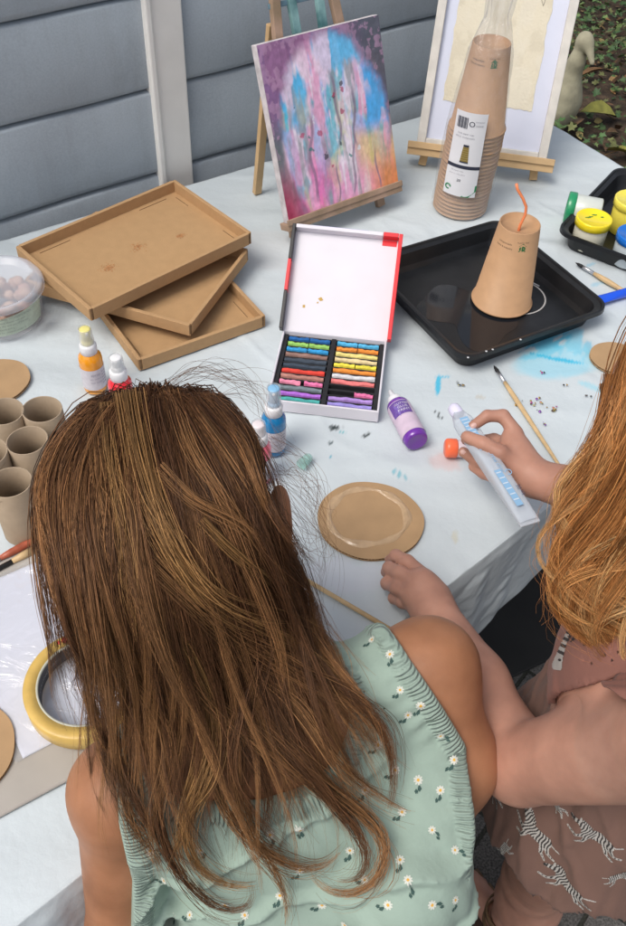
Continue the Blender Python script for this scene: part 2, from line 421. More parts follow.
# ---- wall of grey horizontal panels with pale posts
wall_m = mat('grey_wall_paint', (.34, .385, .43), .5, var=.10, vscale=5, bump=.25, bscale=30, bdist=.004, spec=.4)
n_ = wall_m.node_tree.nodes; l_ = wall_m.node_tree.links; pr_ = n_['Principled BSDF']; old = pr_.inputs['Base Color'].links[0].from_socket
tc = n_.new('ShaderNodeTexCoord'); mp = n_.new('ShaderNodeMapping'); mp.inputs['Scale'].default_value = (14, 14, 2.2); l_.new(tc.outputs['Object'], mp.inputs[0])
nz = n_.new('ShaderNodeTexNoise'); nz.inputs['Scale'].default_value = 1.6; nz.inputs['Detail'].default_value = 7; nz.inputs['Roughness'].default_value = .7; l_.new(mp.outputs[0], nz.inputs['Vector'])
mr = n_.new('ShaderNodeMapRange'); mr.inputs[1].default_value = .5; mr.inputs[2].default_value = .75; mr.inputs[4].default_value = .22; l_.new(nz.outputs[0], mr.inputs[0])
mx = n_.new('ShaderNodeMix'); mx.data_type = 'RGBA'; l_.new(mr.outputs[0], mx.inputs[0]); l_.new(old, mx.inputs[6]); mx.inputs[7].default_value = (.20, .21, .20, 1)
nz2 = n_.new('ShaderNodeTexNoise'); nz2.inputs['Scale'].default_value = 320; nz2.inputs['Detail'].default_value = 2; l_.new(tc.outputs['Object'], nz2.inputs['Vector'])
mr2 = n_.new('ShaderNodeMapRange'); mr2.inputs[1].default_value = .3; mr2.inputs[2].default_value = .7; mr2.inputs[3].default_value = .94; mr2.inputs[4].default_value = 1.05; l_.new(nz2.outputs[0], mr2.inputs[0])
mx2 = n_.new('ShaderNodeMix'); mx2.data_type = 'RGBA'; mx2.blend_type = 'MULTIPLY'; mx2.inputs[0].default_value = 1; l_.new(mx.outputs[2], mx2.inputs[6]); l_.new(mr2.outputs[0], mx2.inputs[7]); l_.new(mx2.outputs[2], pr_.inputs['Base Color'])
post_m = mat('cream_post_paint', (.84, .82, .785), .55, var=.06, vscale=14, bump=.1, bscale=60)
SE = [(-1.9, -.87), (-.70, .321), (.391, 1.02)]        # stretches of panels between posts
ZP = [.0, .145, .300, .455, .610, .765, .922, 1.077, 1.232, 1.387, 1.542, 1.70, 1.86, 2.0]
wl = empty('garden_wall', WP(0, 0), WD, 'grey wall of wide horizontal panels with cream posts behind the table', 'wall')
for a, b in SE:
    mb = MB()
    for i in range(len(ZP)-1):
        z0, z1 = ZP[i], ZP[i+1]
        prof = [(.018, z0), (.008, z0+.002), (.001, z0+.007), (.0, z0+.014), (.0, z1-.006), (.004, z1-.0025), (.018, z1-.0005)]
        nn = 60; V = []; Fs = []
        for k in range(nn+1):
            s = a+(b-a)*k/nn; wv = .0012*math.sin(s*9+i)+.0015*math.sin(s*23+i*2.1)
            for o_, z in prof: V.append((s, o_+wv, z))
        m_ = len(prof)
        for k in range(nn):
            for j in range(m_-1): Fs.append((k*m_+j, (k+1)*m_+j, (k+1)*m_+j+1, k*m_+j+1))
        mb.add(V, Fs, 0, None, True)
    mb.box(((a+b)/2, .035, 1.0), (b-a, .03, 2.0))
    mb.build('panels', wall_m, wl)
for s0, s1 in ((-.90, -.83), (.319, .393), (1.02, 1.09)):
    mb = MB()
    mb.box(((s0+s1)/2, .018, 1.02), (s1-s0-.008, .05, 2.04)); mb.box((s0+.006, .014, 1.02), (.012, .052, 2.04))
    mb.build('post', post_m, wl, .003)

# ---- black rubber mat under the table edge
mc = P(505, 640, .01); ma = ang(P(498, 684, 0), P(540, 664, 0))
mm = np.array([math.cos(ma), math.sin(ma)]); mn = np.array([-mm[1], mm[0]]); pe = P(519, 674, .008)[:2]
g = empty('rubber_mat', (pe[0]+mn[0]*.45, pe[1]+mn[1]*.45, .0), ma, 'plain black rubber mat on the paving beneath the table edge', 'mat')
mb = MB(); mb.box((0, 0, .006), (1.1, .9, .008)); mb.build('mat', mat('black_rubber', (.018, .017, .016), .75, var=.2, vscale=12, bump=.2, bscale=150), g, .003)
# ---- table: board, frame and folding legs
TN0 = np.array([-.183, .295]); TD = np.array([.722, .692]); TNn = np.array([-.692, .722])
C0 = TN0+TD*-.75; C1 = np.array([.851, 1.286]); C2 = np.array([.372, 1.97]); C3 = np.array([-.955, 1.008])
tb = empty('table', (0, 0, 0), 0, 'long folding table hidden under the pale drop cloth', 'table')
def inset(q, c, k): return c+(q-c)*k
cc = (C0+C1+C2+C3)/4
tq = [inset(q, cc, .985) for q in (C0, C1, C2, C3)]
mb = MB(); mb.prism([tuple(q) for q in tq], .715, .745); mb.build('board', mat('table_board', (.3, .3, .29), .5), tb)
lm = mat('grey_steel', (.12, .12, .125), .4, metal=.8)
for q in tq:
    a = inset(q, cc, .9); mb = MB(); mb.tube([(a[0], a[1], .715), (a[0], a[1], .0)], .014, 10); mb.build('leg', lm, tb)

# ---- drop cloth, one sheet over the table with its edges hanging
TC = (1/.0026)
def cloth_h(x, y):
    s = x*TD[0]+y*TD[1]; t = x*TNn[0]+y*TNn[1]
    a = fbm(s*3.2, t*9, seed=21, o=3)-.5; b = 1-np.abs(fbm(s*7+3, t*5, seed=22, o=3)-.5)*2
    c = fbm(x*38, y*30, seed=23, o=3)-.5
    return .7508+.0022*a+.0022*np.clip(b-.86, 0, 1)*5+.0008*c
na, nb = 520, 300
A_ = np.linspace(0, 1, na); B_ = np.linspace(0, 1, nb)
hang_n = 60
edge0 = C0[None]*(1-A_[:, None])+C1[None]*A_[:, None]; edge1 = C3[None]*(1-A_[:, None])+C2[None]*A_[:, None]
X = edge0[None, :, 0]*(1-B_[:, None])+edge1[None, :, 0]*B_[:, None]
Y = edge0[None, :, 1]*(1-B_[:, None])+edge1[None, :, 1]*B_[:, None]
Z = cloth_h(X, Y)
# right edge hangs: last columns
hv = np.linspace(0, 1, hang_n+1)[1:]
sA = edge0@TD
drop = .155+.02*np.sin(sA*5.1)+.015*np.sin(sA*13+1)
HX = []; HY = []; HZ = []
for h in hv:
    d = h*drop; z = .7508-np.maximum(d-.004, 0)*.985
    fold = .007*np.sin(sA*26+2*np.sin(sA*6))*sstep(0, .8, h)+.0025*np.sin(sA*61+h*4+1.5*np.sin(sA*11))*sstep(0, .25, h)+.003*(fbm(sA*24, h*7+0*sA, seed=31, o=4)-.5)*2*sstep(0, .15, h)
    outw = .004*min(1, h*8)+.016*h+np.abs(fold)*.8+fold*.5
    HX.append(edge0[:, 0]-TNn[0]*outw); HY.append(edge0[:, 1]-TNn[1]*outw); HZ.append(z+.0*sA)
X = np.concatenate([np.array(HX)[::-1], X]); Y = np.concatenate([np.array(HY)[::-1], Y]); Z = np.concatenate([np.array(HZ)[::-1], Z])
# hang on the right end
rx, ry, rz = X[:, -1], Y[:, -1], Z[:, -1]; RD = (C1-C2)/np.linalg.norm(C1-C2); RO = np.array([-RD[1], RD[0]])
if RO@(C1-cc) < 0: RO = -RO
qq = rx*RD[0]+ry*RD[1]; XX = [X]; YY = [Y]; ZZ = [Z]
for h in np.linspace(0, 1, 30)[1:]:
    d = h*.17; fo = .012*np.sin(qq*24)*h+.008*np.sin(qq*55+2)*sstep(0, .3, h)
    ow = .004*min(1, h*8)+.02*h+np.abs(fo)
    XX.append((rx+RO[0]*ow)[:, None]); YY.append((ry+RO[1]*ow)[:, None]); ZZ.append((np.minimum(rz, .7508)-np.where(rz > .74, max(d-.003, 0), 0))[:, None])
X = np.concatenate(XX, 1); Y = np.concatenate(YY, 1); Z = np.concatenate(ZZ, 1)
# colour: pale blue-grey, with spilled paint
col = np.zeros(X.shape+(3,)); col[:] = (.56, .62, .655)
def blot(c, px, py, rx_, ry_, rot, strength, th=.5, sc=90, seed=1, z=.751, aspect=1.0):
    q = P(px, py, z)[:2]; u = (X-q[0])*math.cos(rot)+(Y-q[1])*math.sin(rot); v = -(X-q[0])*math.sin(rot)+(Y-q[1])*math.cos(rot)
    r = np.sqrt((u/rx_)**2+(v/ry_)**2)
    sel = r < 1.2
    m = np.zeros(X.shape)
    nn = fbm(u[sel]*sc, v[sel]*sc*aspect, seed=seed, o=4)
    m[sel] = sstep(th-.06, th+.1, nn+.42*(1-r[sel]))*sstep(1.2, .8, r[sel])*strength
    m = m*(Z > .74)
    col[:] = col*(1-m[..., None])+np.array(c)*m[..., None]
CY = (.04, .47, .70)
blot(CY, 545, 345, .055, .022, R_(40), .8, .58, 40, 1, aspect=4)
blot(CY, 575, 345, .045, .03, R_(70), .55, .55, 30, 2, aspect=3)
blot((.25, .62, .78), 560, 360, .075, .04, R_(20), .6, .55, 22, 3)
blot(CY, 552, 358, .05, .005, R_(-12), .9, .5, 60, 4, aspect=5)
blot((.2, .6, .75), 595, 388, .03, .008, R_(-30), .5, .5, 60, 5)
blot(CY, 438, 385, .004, .022, R_(-6), .9, .42, 40, 6); blot(CY, 443, 377, .012, .003, R_(10), .8, .42, 40, 7)
blot((.25, .5, .65), 600, 283, .02, .006, R_(30), .6, .5, 60, 8); blot((.2, .5, .68), 590, 265, .02, .004, R_(30), .5, .5, 60, 18)
blot((.02, .03, .03), 335, 428, .012, .006, R_(20), .95, .52, 120, 9); blot((.02, .03, .03), 366, 435, .008, .003, R_(40), .95, .45, 120, 10)
blot((.05, .4, .45), 344, 432, .006, .003, 0, .8, .45, 120, 11); blot((.03, .06, .07), 331, 443, .006, .002, .3, .9, .45, 120, 12)
blot((.05, .35, .5), 330, 457, .003, .002, 0, .9, .3, 90, 13)
blot((.10, .4, .5), 402, 475, .014, .002, R_(-45), .7, .45, 120, 14); blot((.10, .4, .5), 396, 474, .010, .002, R_(-45), .7, .45, 120, 15)
blot((.02, .03, .03), 437, 412, .006, .0014, R_(-30), .9, .45, 120, 16); blot((.02, .03, .03), 440, 417, .006, .0014, R_(-30), .9, .45, 120, 17)
blot((.04, .05, .05), 460, 384, .006, .0016, R_(-45), .9, .45, 120, 16); blot((.5, .46, .38), 480, 397, .008, .004, 0, .5, .4, 90, 19)
blot((.75, .35, .3), 448, 462, .03, .018, 0, .22, .4, 30, 20); blot((.55, .52, .38), 455, 537, .004, .010, 0, .5, .4, 90, 21)
blot((.60, .60, .68), 345, 575, .05, .03, 0, .35, .4, 60, 24)
blot((.6, .45, .4), 270, 250, .1, .06, 0, .12, .4, 20, 22); blot((.45, .5, .5), 200, 380, .12, .06, 0, .18, .5, 14, 23)
clm = mat('drop_cloth', (1, 1, 1), .62, attr=True, var=.02, vscale=9, bump=.38, bscale=50, bdist=.004, spec=.3)
# second, larger creases in the bump: long soft folds
n_ = clm.node_tree.nodes; l_ = clm.node_tree.links
tc = n_.new('ShaderNodeTexCoord'); prev = None
for rot, sc, st in ((.76, (1.6, 7, 1), .9), (-.5, (2.2, 9, 1), .6), (1.9, (3, 14, 1), .5)):
    mp = n_.new('ShaderNodeMapping'); mp.inputs['Rotation'].default_value = (0, 0, rot); mp.inputs['Scale'].default_value = sc
    nz = n_.new('ShaderNodeTexNoise'); nz.noise_type = 'RIDGED_MULTIFRACTAL'; nz.inputs['Scale'].default_value = 1.3; nz.inputs['Detail'].default_value = 3
    l_.new(tc.outputs['Object'], mp.inputs[0]); l_.new(mp.outputs[0], nz.inputs['Vector'])
    b2 = n_.new('ShaderNodeBump'); b2.inputs['Strength'].default_value = st; b2.inputs['Distance'].default_value = .012
    l_.new(nz.outputs['Fac'], b2.inputs['Height'])
    if prev: l_.new(prev.outputs[0], b2.inputs['Normal'])
    prev = b2
bp0 = [q for q in n_ if q.type == 'BUMP'][0]; l_.new(prev.outputs[0], bp0.inputs['Normal'])
cl_o = gridmesh('drop_cloth', X, Y, Z, clm, col=col)
sol = cl_o.modifiers.new('thickness', 'SOLIDIFY'); sol.thickness = .0006; sol.offset = -1
tag(cl_o, 'crumpled pale blue-grey drop cloth spread over the table and stained with cyan paint', 'drop cloth')
ZT = .7535     # level on which things stand
# ================================================================ THINGS ON THE TABLE
kraft = mat('kraft_board', (.46, .285, .145), .8, var=.05, vscale=120, bump=.2, bscale=500, spec=.3)
kraft_in = mat('kraft_board_edge', (.22, .13, .065), .85, var=.3, vscale=150)
# ---- cardboard box lids
def box_lid(loc, rz, L, Wd, H, label, stains=(), cat='cardboard tray'):
    g = empty('cardboard_tray', loc, rz, label, cat, 'shallow cardboard trays stacked by the wall')
    mb = MB(); t = .0022
    mb.box((0, 0, t/2), (L-.002, Wd-.002, t))
    ob = mb.build('base', mat('kraft_stained', (.45, .28, .14), .8, var=.05, vscale=60, bump=.2, bscale=500, spec=.3), g, .0004)
    for sx, sy in ((1, 0), (-1, 0), (0, 1), (0, -1)):
        mb = MB()
        if sx: mb.box((sx*(L/2-.0032), 0, H/2), (.0062, Wd-.004, H)); ln = Wd
        else: mb.box((0, sy*(Wd/2-.0032), H/2), (L-.0125, .0062, H)); ln = L
        mb.build('side', kraft, g, .0007)
        mb = MB()        # flap tabs that run out onto the base, and the slits beside them
        for q in (-.31, .31):
            if sx: mb.box((sx*(L/2-.0155), q*ln, t+.0003), (.0009, ln*.16, .0008))
            else: mb.box((q*ln, sy*(Wd/2-.0155), t+.0003), (ln*.18, .0009, .0008))
            mb.build('slit', kraft_in, g); mb = MB()
    for ax in (-1, 1):
        for ay in (-1, 1):
            mb = MB(); mb.box((ax*(L/2-.004), ay*(Wd/2-.0015), H/2), (.0025, .0012, H*.94)); mb.build('corner_notch', kraft_in, g)
    return g
def lid_at(pa, pb, z, H, W_, lab, L=None):
    a, b = P(*pa, z+H), P(*pb, z+H); r = ang(a, b); L = L or float(np.linalg.norm((b-a)[:2])); d = np.array([math.cos(r), math.sin(r)]); n = np.array([-d[1], d[0]])
    c = a[:2]+d*L/2+n*W_/2; return box_lid((c[0], c[1], z), r, L, W_, H, lab)
b3 = lid_at((138, 361), (266, 316), ZT, .020, .285, 'lowest cardboard tray of the stack by the wall, nearest the orange bottle')
b2 = lid_at((190, 326), (249, 249), ZT+.0215, .020, .285, 'middle cardboard tray of the stack by the wall, turned between the other two')
b1 = lid_at((89, 308), (252, 232), ZT+.052, .021, .205, 'top cardboard tray of the stack, with three faint orange paint smudges inside')
b1.rotation_euler = (R_(1.2), R_(-.6), b1.rotation_euler[2])
# orange smudges in the top lid
org = mat('orange_smudge', (.46, .22, .09), .8, var=.3, vscale=300)
rg = random.Random(3)
for cx, cy, r in ((-.062, -.012, .013), (.005, .004, .013), (.075, -.015, .007)):
    mb = MB()
    for k in range(160):
        a = rg.uniform(0, 2*PI); q = abs(rg.gauss(0, r*.6)); x, y = cx+q*math.cos(a), cy+q*math.sin(a)*.8; s = rg.uniform(.0004, .0013)
        mb.add([(x+s*math.cos(t), y+s*math.sin(t), .0024+.00002*(k % 9)) for t in (0, 1.3, 2.6, 3.8, 5.1)], [(0, 1, 2, 3, 4)])
    mb.build('smudge', org, b1)

# ---- paper cups
cup_m = mat('kraft_cup_paper', (.50, .30, .165), .5, var=.07, vscale=60, spec=.35)
cup_in = mat('kraft_cup_rim', (.50, .34, .20), .5)
def cup_up_down(mb, r0=.047, r1=.030, H=.145, z=0, M=None):
    prof = [(r0-.0005, z+.0012), (r0+.0012, z+.0005), (r0+.0022, z+.0022), (r0+.001, z+.0042), (r0-.0012, z+.0040), (r1+.0006, z+H-.001), (r1, z+H), (r1-.0012, z+H-.0006), (r1-.0014, z+H-.008), (0, z+H-.0082)]
    mb.openlathe(prof, 56, M)
def on_cone(V, r0, r1, H, ang0, zc, off=.0004):
    """wrap flat shapes (x along the rim, y up) round an upside down cup"""
    out = []
    for x, y, *_ in V:
        z = zc+y; r = r0+(r1-r0)*z/H+off; a = ang0+x/r
        out.append((r*math.cos(a), r*math.sin(a), z))
    return out
green = mat('green_print', (.03, .16, .05), .6); dark = mat('dark_print', (.10, .075, .05), .7)
def cup_print(mb, r0, r1, H, a0, z, md=0, mg=1, M=None):
    def put(s, size, x, y, mi):
        V, Fs = text_geo(s, size); mb.add(on_cone([(v[0]+x, v[1]+y) for v in V], r0, r1, H, a0, z), Fs, mi, M)
    put('compostable', .0046, -.034, .004, md); put('home & industry', .0042, -.037, -.0025, md); put('PLASTIC FREE', .0030, -.003, .0095, md)
    # little green recycling-house mark: ring with a roof and three gaps
    for k in range(14):
        if k in (4, 9): continue
        a1, a2 = 2*PI*k/14, 2*PI*(k+1)/14
        q = [(.005*math.cos(a1), .0042*math.sin(a1)), (.005*math.cos(a2), .0042*math.sin(a2)), (.0026*math.cos(a2), .0022*math.sin(a2)), (.0026*math.cos(a1), .0022*math.sin(a1))]
        mb.add(on_cone([(x+.006, y+.001) for x, y in q], r0, r1, H, a0, z), [(0, 1, 2, 3)], mg, M)
    for q in ([(-.0062, .0036), (.0062, .0036), (0, .0085)], [(-.0055, -.0048), (.0055, -.0048), (.0055, -.0032), (-.0055, -.0032)], [(-.0012, -.002), (.0018, -.002), (.001, .003), (-.001, .003)]):
        mb.add(on_cone([(x+.006, y+.001) for x, y in q], r0, r1, H, a0, z, .0005), [tuple(range(len(q)))], mg, M)
# black trays first
blk = mat('black_plastic', (.012, .013, .015), .38, var=.3, vscale=30, bump=.12, bscale=120, spec=.5)
def rrect(w, h, r, n=8):
    out = []
    for cx, cy, a0 in ((w/2-r, h/2-r, 0), (-w/2+r, h/2-r, PI/2), (-w/2+r, -h/2+r, PI), (w/2-r, -h/2+r, 1.5*PI)):
        for k in range(n+1): a = a0+PI/2*k/n; out.append((cx+r*math.cos(a), cy+r*math.sin(a)))
    return out
def paint_tray(loc, rz, w, h, H, label):
    g = empty('paint_tray', loc, rz, label, 'tray', 'black plastic trays')
    rings = [(w-.05, h-.05, .018, .002), (w-.045, h-.045, .02, .002), (w-.036, h-.036, .022, .010), (w-.034, h-.034, .022, .013), (w-.024, h-.024, .024, .030), (w-.010, h-.010, .026, H-.003), (w-.007, h-.007, .027, H), (w, h, .028, H), (w+.001, h+.001, .028, H-.007), (w-.004, h-.004, .028, H-.007), (w-.006, h-.006, .027, H-.004), (w-.022, h-.022, .024, .028), (w-.034, h-.034, .022, .0), (w-.05, h-.05, .018, 0)]
    V = []; n = 36
    for a, b, r, z in rings: V += [(x, y, z) for x, y in rrect(a, b, r)]
    Fs = [(i*n+k, i*n+(k+1) % n, (i+1)*n+(k+1) % n, (i+1)*n+k) for i in range(len(rings)-1) for k in range(n)]
    Fs += [tuple(range(n)), tuple(range(len(rings)*n-1, len(rings)*n-n-1, -1))]
    mb = MB(); mb.add(V, Fs, 0, None, False); ob = mb.build('shell', blk, g)
    return g
tr = paint_tray((.259, 1.197, ZT), R_(31), .285, .285, .036, 'large square black plastic tray holding one upturned kraft cup')
# water film and drips in the tray
wat = mat('wet_paint_film', (.012, .014, .018), .07, spec=.6, alpha=1)
mb = MB(); pts = []
for k in range(60):
    a = 2*PI*k/60; r = .082+.018*math.sin(3*a+1)+.012*math.sin(5*a); pts.append((-.028+r*math.cos(a)*.95, -.02+r*math.sin(a)*.95))
mb.add([(x, y, .0024) for x, y in pts], [tuple(range(60))]); mb.build('water_film', wat, tr)
mb = MB(); pts = [(.100, -.035), (.118, -.022), (.119, .0), (.112, -.002), (.110, .006), (.106, -.006), (.101, -.005), (.103, -.018)]
mb.add([(x, y-.03, .0150-.0) for x, y in pts], [tuple(range(8))])
drp = mat('white_paint_drip', (.55, .56, .58), .5)
mb = MB(); rg = random.Random(8)
mb.tube([(.088, .050, .0045), (.108, -.015, .0045)], .0010, 5)
mb.build('paint_streak', drp, tr)
mb = MB(); mb.openlathe([(.0462, 0), (.0470, .0006), (.0482, .0008), (.0490, .0002)], 50, T(.058, -.018, .0022)); mb.build('paint_ring', mat('dry_ring', (.45, .44, .43), .4), tr)
for k in (0, 3, 4, 8):
    a = -PI*.5-.9+k*.07; mb = MB(); x = -.13+.10*k/9+rg.uniform(-.004, .004); mb.lathe([(0, .0008), (.0016, .0004), (.002, 0)], 8, T(x, -.1405+rg.uniform(-.001, .001), .0362)); mb.build('paint_speck', drp, tr)
g = empty('paper_cup', (.292, 1.196, ZT+.0045), 0, 'single kraft paper cup upside down in the black tray, pierced by an orange straw', 'paper cup')
mb = MB(); cup_up_down(mb, .0475, .0305, .143); mb.build('wall', cup_m, g)
mb = MB(); cup_print(mb, .0475, .0305, .143, R_(-93), .118); mb.build('print', [dark, green], g)
g.rotation_euler = (0, R_(.5), 0)
st = empty('drinking_straw', (.291, 1.188, ZT+.13), 0, 'orange bendy drinking straw stuck through the upturned kraft cup', 'straw')
mb = MB(); mb.tube([(0, 0, 0), (.001, -.0, .018), (.006, .004, .034), (.005, .006, .046), (-.002, .008, .058), (-.012, .012, .070), (-.015, .014, .078)], .0022, 8); mb.build('tube', mat('orange_plastic', (.85, .25, .10), .4), st)
# stack of cups in its bag
g = empty('cup_stack', (.246, 1.485, ZT), 0, 'stack of upturned kraft cups in a clear labelled bag before the framed picture', 'stack of cups')
n_c = 22; dz = .0073
sk = Matrix(((1, 0, 0, 0), (0, 1, 0, 0), (0, 0, 1, 0), (0, 0, 0, 1)))
for k in range(n_c):
    mb = MB(); cup_up_down(mb, .0475, .0305, .143, 0, T(rg.uniform(-.0006, .0006)+.0003*k, rg.uniform(-.0006, .0006), dz*k)); mb.build('cup', cup_m, g)
mb = MB(); cup_print(mb, .0475, .0305, .143, R_(-92), .118, M=T(.006, 0, dz*(n_c-1)+.0004)); mb.build('print', [dark, green], g)
lab_w = mat('label_paper', (.74, .75, .78), .45, var=.04); lab_k = mat('label_ink', (.03, .035, .06), .5); lab_g = mat('label_green', (.02, .22, .08), .5); lab_o = mat('label_gold', (.26, .19, .05), .6); lab_y = mat('label_grey', (.35, .36, .40), .6)
mb = MB()
def lab(V): # label plane wrapped over the stack; x in -.024...024, y 0...
    out = []
    for x, y, *e in V:
        o = e[0] if e else 0
        r = .0560+o*.002-.004*sstep(.0, .14, y); a = R_(-109)+x/.050
        out.append((r*math.cos(a)+.003, r*math.sin(a), .050+y))
    return out
def labq(x0, y0, x1, y1, mi, o):
    nx = max(1, round(abs(x1-x0)/.003)); ny = max(1, round(abs(y1-y0)/.006)); V = [(x0+(x1-x0)*k/nx, y0+(y1-y0)*j/ny, o) for j in range(ny+1) for k in range(nx+1)]
    mb.add(lab(V), [(j*(nx+1)+k, j*(nx+1)+k+1, (j+1)*(nx+1)+k+1, (j+1)*(nx+1)+k) for j in range(ny) for k in range(nx)], mi)
labq(-.027, 0, .027, .150, 0, 0)
labq(-.027, .052, .027, .058, 1, .25)
for k in range(11): labq(-.022+k*.0017, .122, -.022+k*.0017+(.0011 if k % 3 else .0006), .141, 1, .3)
def labt(s, size, x, y, mi):
    V, Fs = text_geo(s, size); mb.add(lab([(v[0]+x, v[1]+y, .35) for v in V]), Fs, mi)
labt('O', .013, -.002, .127, 1); labt('compost', .0042, .008, .135, 4); labt('HOME', .0042, .010, .128, 4); labt('kraft paper cups', .0042, -.018, .112, 4); labt('400 ml  biodegradable', .0036, -.021, .106, 4)
labt('20 paper cups', .0036, -.018, .046, 4); labt('store in a dry place', .0034, -.021, .040, 4); labt('20', .0065, -.006, .028, 1)
for k in range(8): labq(-.0066+.0003*k, .064+k*.0038, .0066-.0003*k, .0676+k*.0038, 3, .3)
labq(-.0044, .0915, .0044, .0950, 1, .5); labq(-.0068, .063, .0068, .0652, 1, .5)
mb.add(lab([(.004, .0, .3), (.016, .0, .3), (.027, .012, .3), (.027, .024, .3)]), [(0, 1, 2, 3)], 2)
labt('BIO', .0045, .015, .006, 0)
for k in range(10):
    a1, a2 = 2*PI*k/12, 2*PI*(k+1)/12
    mb.add(lab([(-.019+.0055*math.cos(a1), .014+.0055*math.sin(a1), .3), (-.019+.0055*math.cos(a2), .014+.0055*math.sin(a2), .3), (-.019+.003*math.cos(a2), .014+.003*math.sin(a2), .3), (-.019+.003*math.cos(a1), .014+.003*math.sin(a1), .3)]), [(0, 1, 2, 3)], 2)
mb.build('bag_label', [lab_w, lab_k, lab_g, lab_o, lab_y], g)
# clear crinkled bag, tied off above the top cup
film = bpy.data.materials.new('clear_film'); film.use_nodes = True; n_ = film.node_tree.nodes; l_ = film.node_tree.links
n_.remove(n_['Principled BSDF']); tp = n_.new('ShaderNodeBsdfTransparent'); gl = n_.new('ShaderNodeBsdfGlossy'); gl.inputs['Roughness'].default_value = .12; df = n_.new('ShaderNodeBsdfDiffuse'); df.inputs[0].default_value = (.8, .82, .85, 1)
fr = n_.new('ShaderNodeFresnel'); fr.inputs[0].default_value = 1.22; m1 = n_.new('ShaderNodeMixShader'); m2 = n_.new('ShaderNodeMixShader'); m2.inputs[0].default_value = .10
nz = n_.new('ShaderNodeTexNoise'); nz.inputs['Scale'].default_value = 45; nz.inputs['Detail'].default_value = 3; bm_ = n_.new('ShaderNodeBump'); bm_.inputs['Distance'].default_value = .003; l_.new(nz.outputs[0], bm_.inputs['Height'])
l_.new(bm_.outputs[0], gl.inputs['Normal'])
m1.inputs[0].default_value = .13; l_.new(tp.outputs[0], m1.inputs[1]); l_.new(gl.outputs[0], m1.inputs[2]); l_.new(m1.outputs[0], m2.inputs[1]); l_.new(df.outputs[0], m2.inputs[2]); l_.new(m2.outputs[0], n_['Material Output'].inputs[0])
th = np.linspace(0, 2*PI, 121); zz = np.concatenate([np.linspace(.002, .29, 90), np.linspace(.295, .40, 36)])
TH, ZZ = np.meshgrid(th, zz)
Rr = np.interp(ZZ, [0, .06, .15, .285, .31, .335, .36, .40], [.052, .0525, .051, .036, .028, .019, .021, .030])
Rr = Rr+.0016*np.sin(TH*9+ZZ*60)*.6+.0035*(fbm(np.cos(TH)*3+5, np.sin(TH)*3+5, ZZ*34, seed=40)-.5)+.0035*np.sin(TH*7+ZZ*30)*sstep(.28, .33, ZZ)
gridmesh('bag', Rr*np.cos(TH)+.007*ZZ/.29, Rr*np.sin(TH), ZZ, film, g)

# ---- easels
pine = mat('pine_wood', (.62, .42, .22), .55, var=.18, vscale=18, bump=.08, bscale=70)
pine2 = mat('paint_stained_wood', (.50, .36, .22), .55, var=.5, vscale=22, col2=(.45, .30, .22), bump=.1, bscale=60)
teal = mat('teal_paint', (.10, .33, .36), .5, var=.6, vscale=26, col2=(.30, .50, .50))
def pose(BL, ang_, tilt):
    e = Vector((math.cos(ang_), math.sin(ang_), 0)); nb = Vector((-e.y, e.x, 0)); up = nb*math.sin(tilt)+Vector((0, 0, math.cos(tilt)))
    M = Matrix((e, up, e.cross(up))).transposed().to_4x4(); M.translation = Vector(BL); return M, e, nb, up     # x right, y up the board, z towards the viewer
BLc = (-.072, 1.339, .79); a1 = R_(37.8); M1, e1, nb1, up1 = pose(BLc, a1, R_(20))
E1 = empty('easel', (BLc[0], BLc[1], 0), 0, 'small wooden easel with teal painted top bars carrying the pink and blue canvas', 'easel')
E1.location = (-.0, 1.42, ZT); inv = Matrix.Translation(-Vector(E1.location))
def b_easel(E, M, w, top, crossz, legm, topm, inv, hind, ledge_m, zt):
    def q(x, y, z): return M @ Vector((x, y, z))
    def bar(name, a, b, wd, th, m):
        mb = MB(); a_, b_ = Vector(a)+Vector(E.location)*-1, Vector(b)-Vector(E.location); mb.bar(a_, b_, wd, th, up=M.to_3x3() @ Vector((0, 0, 1))); return mb.build(name, m, E, .0012)
    return q, bar
q1, bar1 = b_easel(E1, M1, .24, 0, 0, pine, teal, inv, 0, 0, 0)
def foot(q, x, y0, z):     # where a slanted front leg reaches the cloth
    p0 = q(x, y0, z); p1 = q(x, -1, z); t = (p0.z-ZT)/(p0.z-p1.z); return p0+(p1-p0)*t
# front legs (A shape), mast pair, rungs, ledge, hind leg
for xa, xb in ((.028, .075), (.213, .165)):
    p0 = q1(xa, -.0, -.012); f = p0+(p0-q1(xb, .42, -.012)).normalized()*((p0.z-ZT)/abs((p0-q1(xb, .42, -.012)).normalized().z))
    bar1('front_leg', f, q1(xb, .42, -.012), .016, .011, pine2)
bar1('mast', q1(.100, .04, -.012), q1(.094, .44, -.012), .014, .010, teal); bar1('mast', q1(.146, .04, -.012), q1(.150, .44, -.012), .014, .010, teal)
bar1('rung', q1(.055, .325, -.016), q1(.190, .325, -.016), .008, .006, mat('blue_grey_paint', (.13, .22, .28), .5)); bar1('rung', q1(.04, .10, -.018), q1(.20, .10, -.018), .010, .007, pine)
bar1('ledge', q1(-.004, -.006, .008), q1(.246, -.006, .008), .012, .026, pine2); bar1('ledge_lip', q1(-.004, .003, .0215), q1(.246, .003, .0215), .010, .004, pine2)
hb = q1(.12, .40, -.020); h0 = P(257, 193, ZT)
bar1('hind_leg', h0, q1(.06, .30, -.024), .015, .010, pine); 
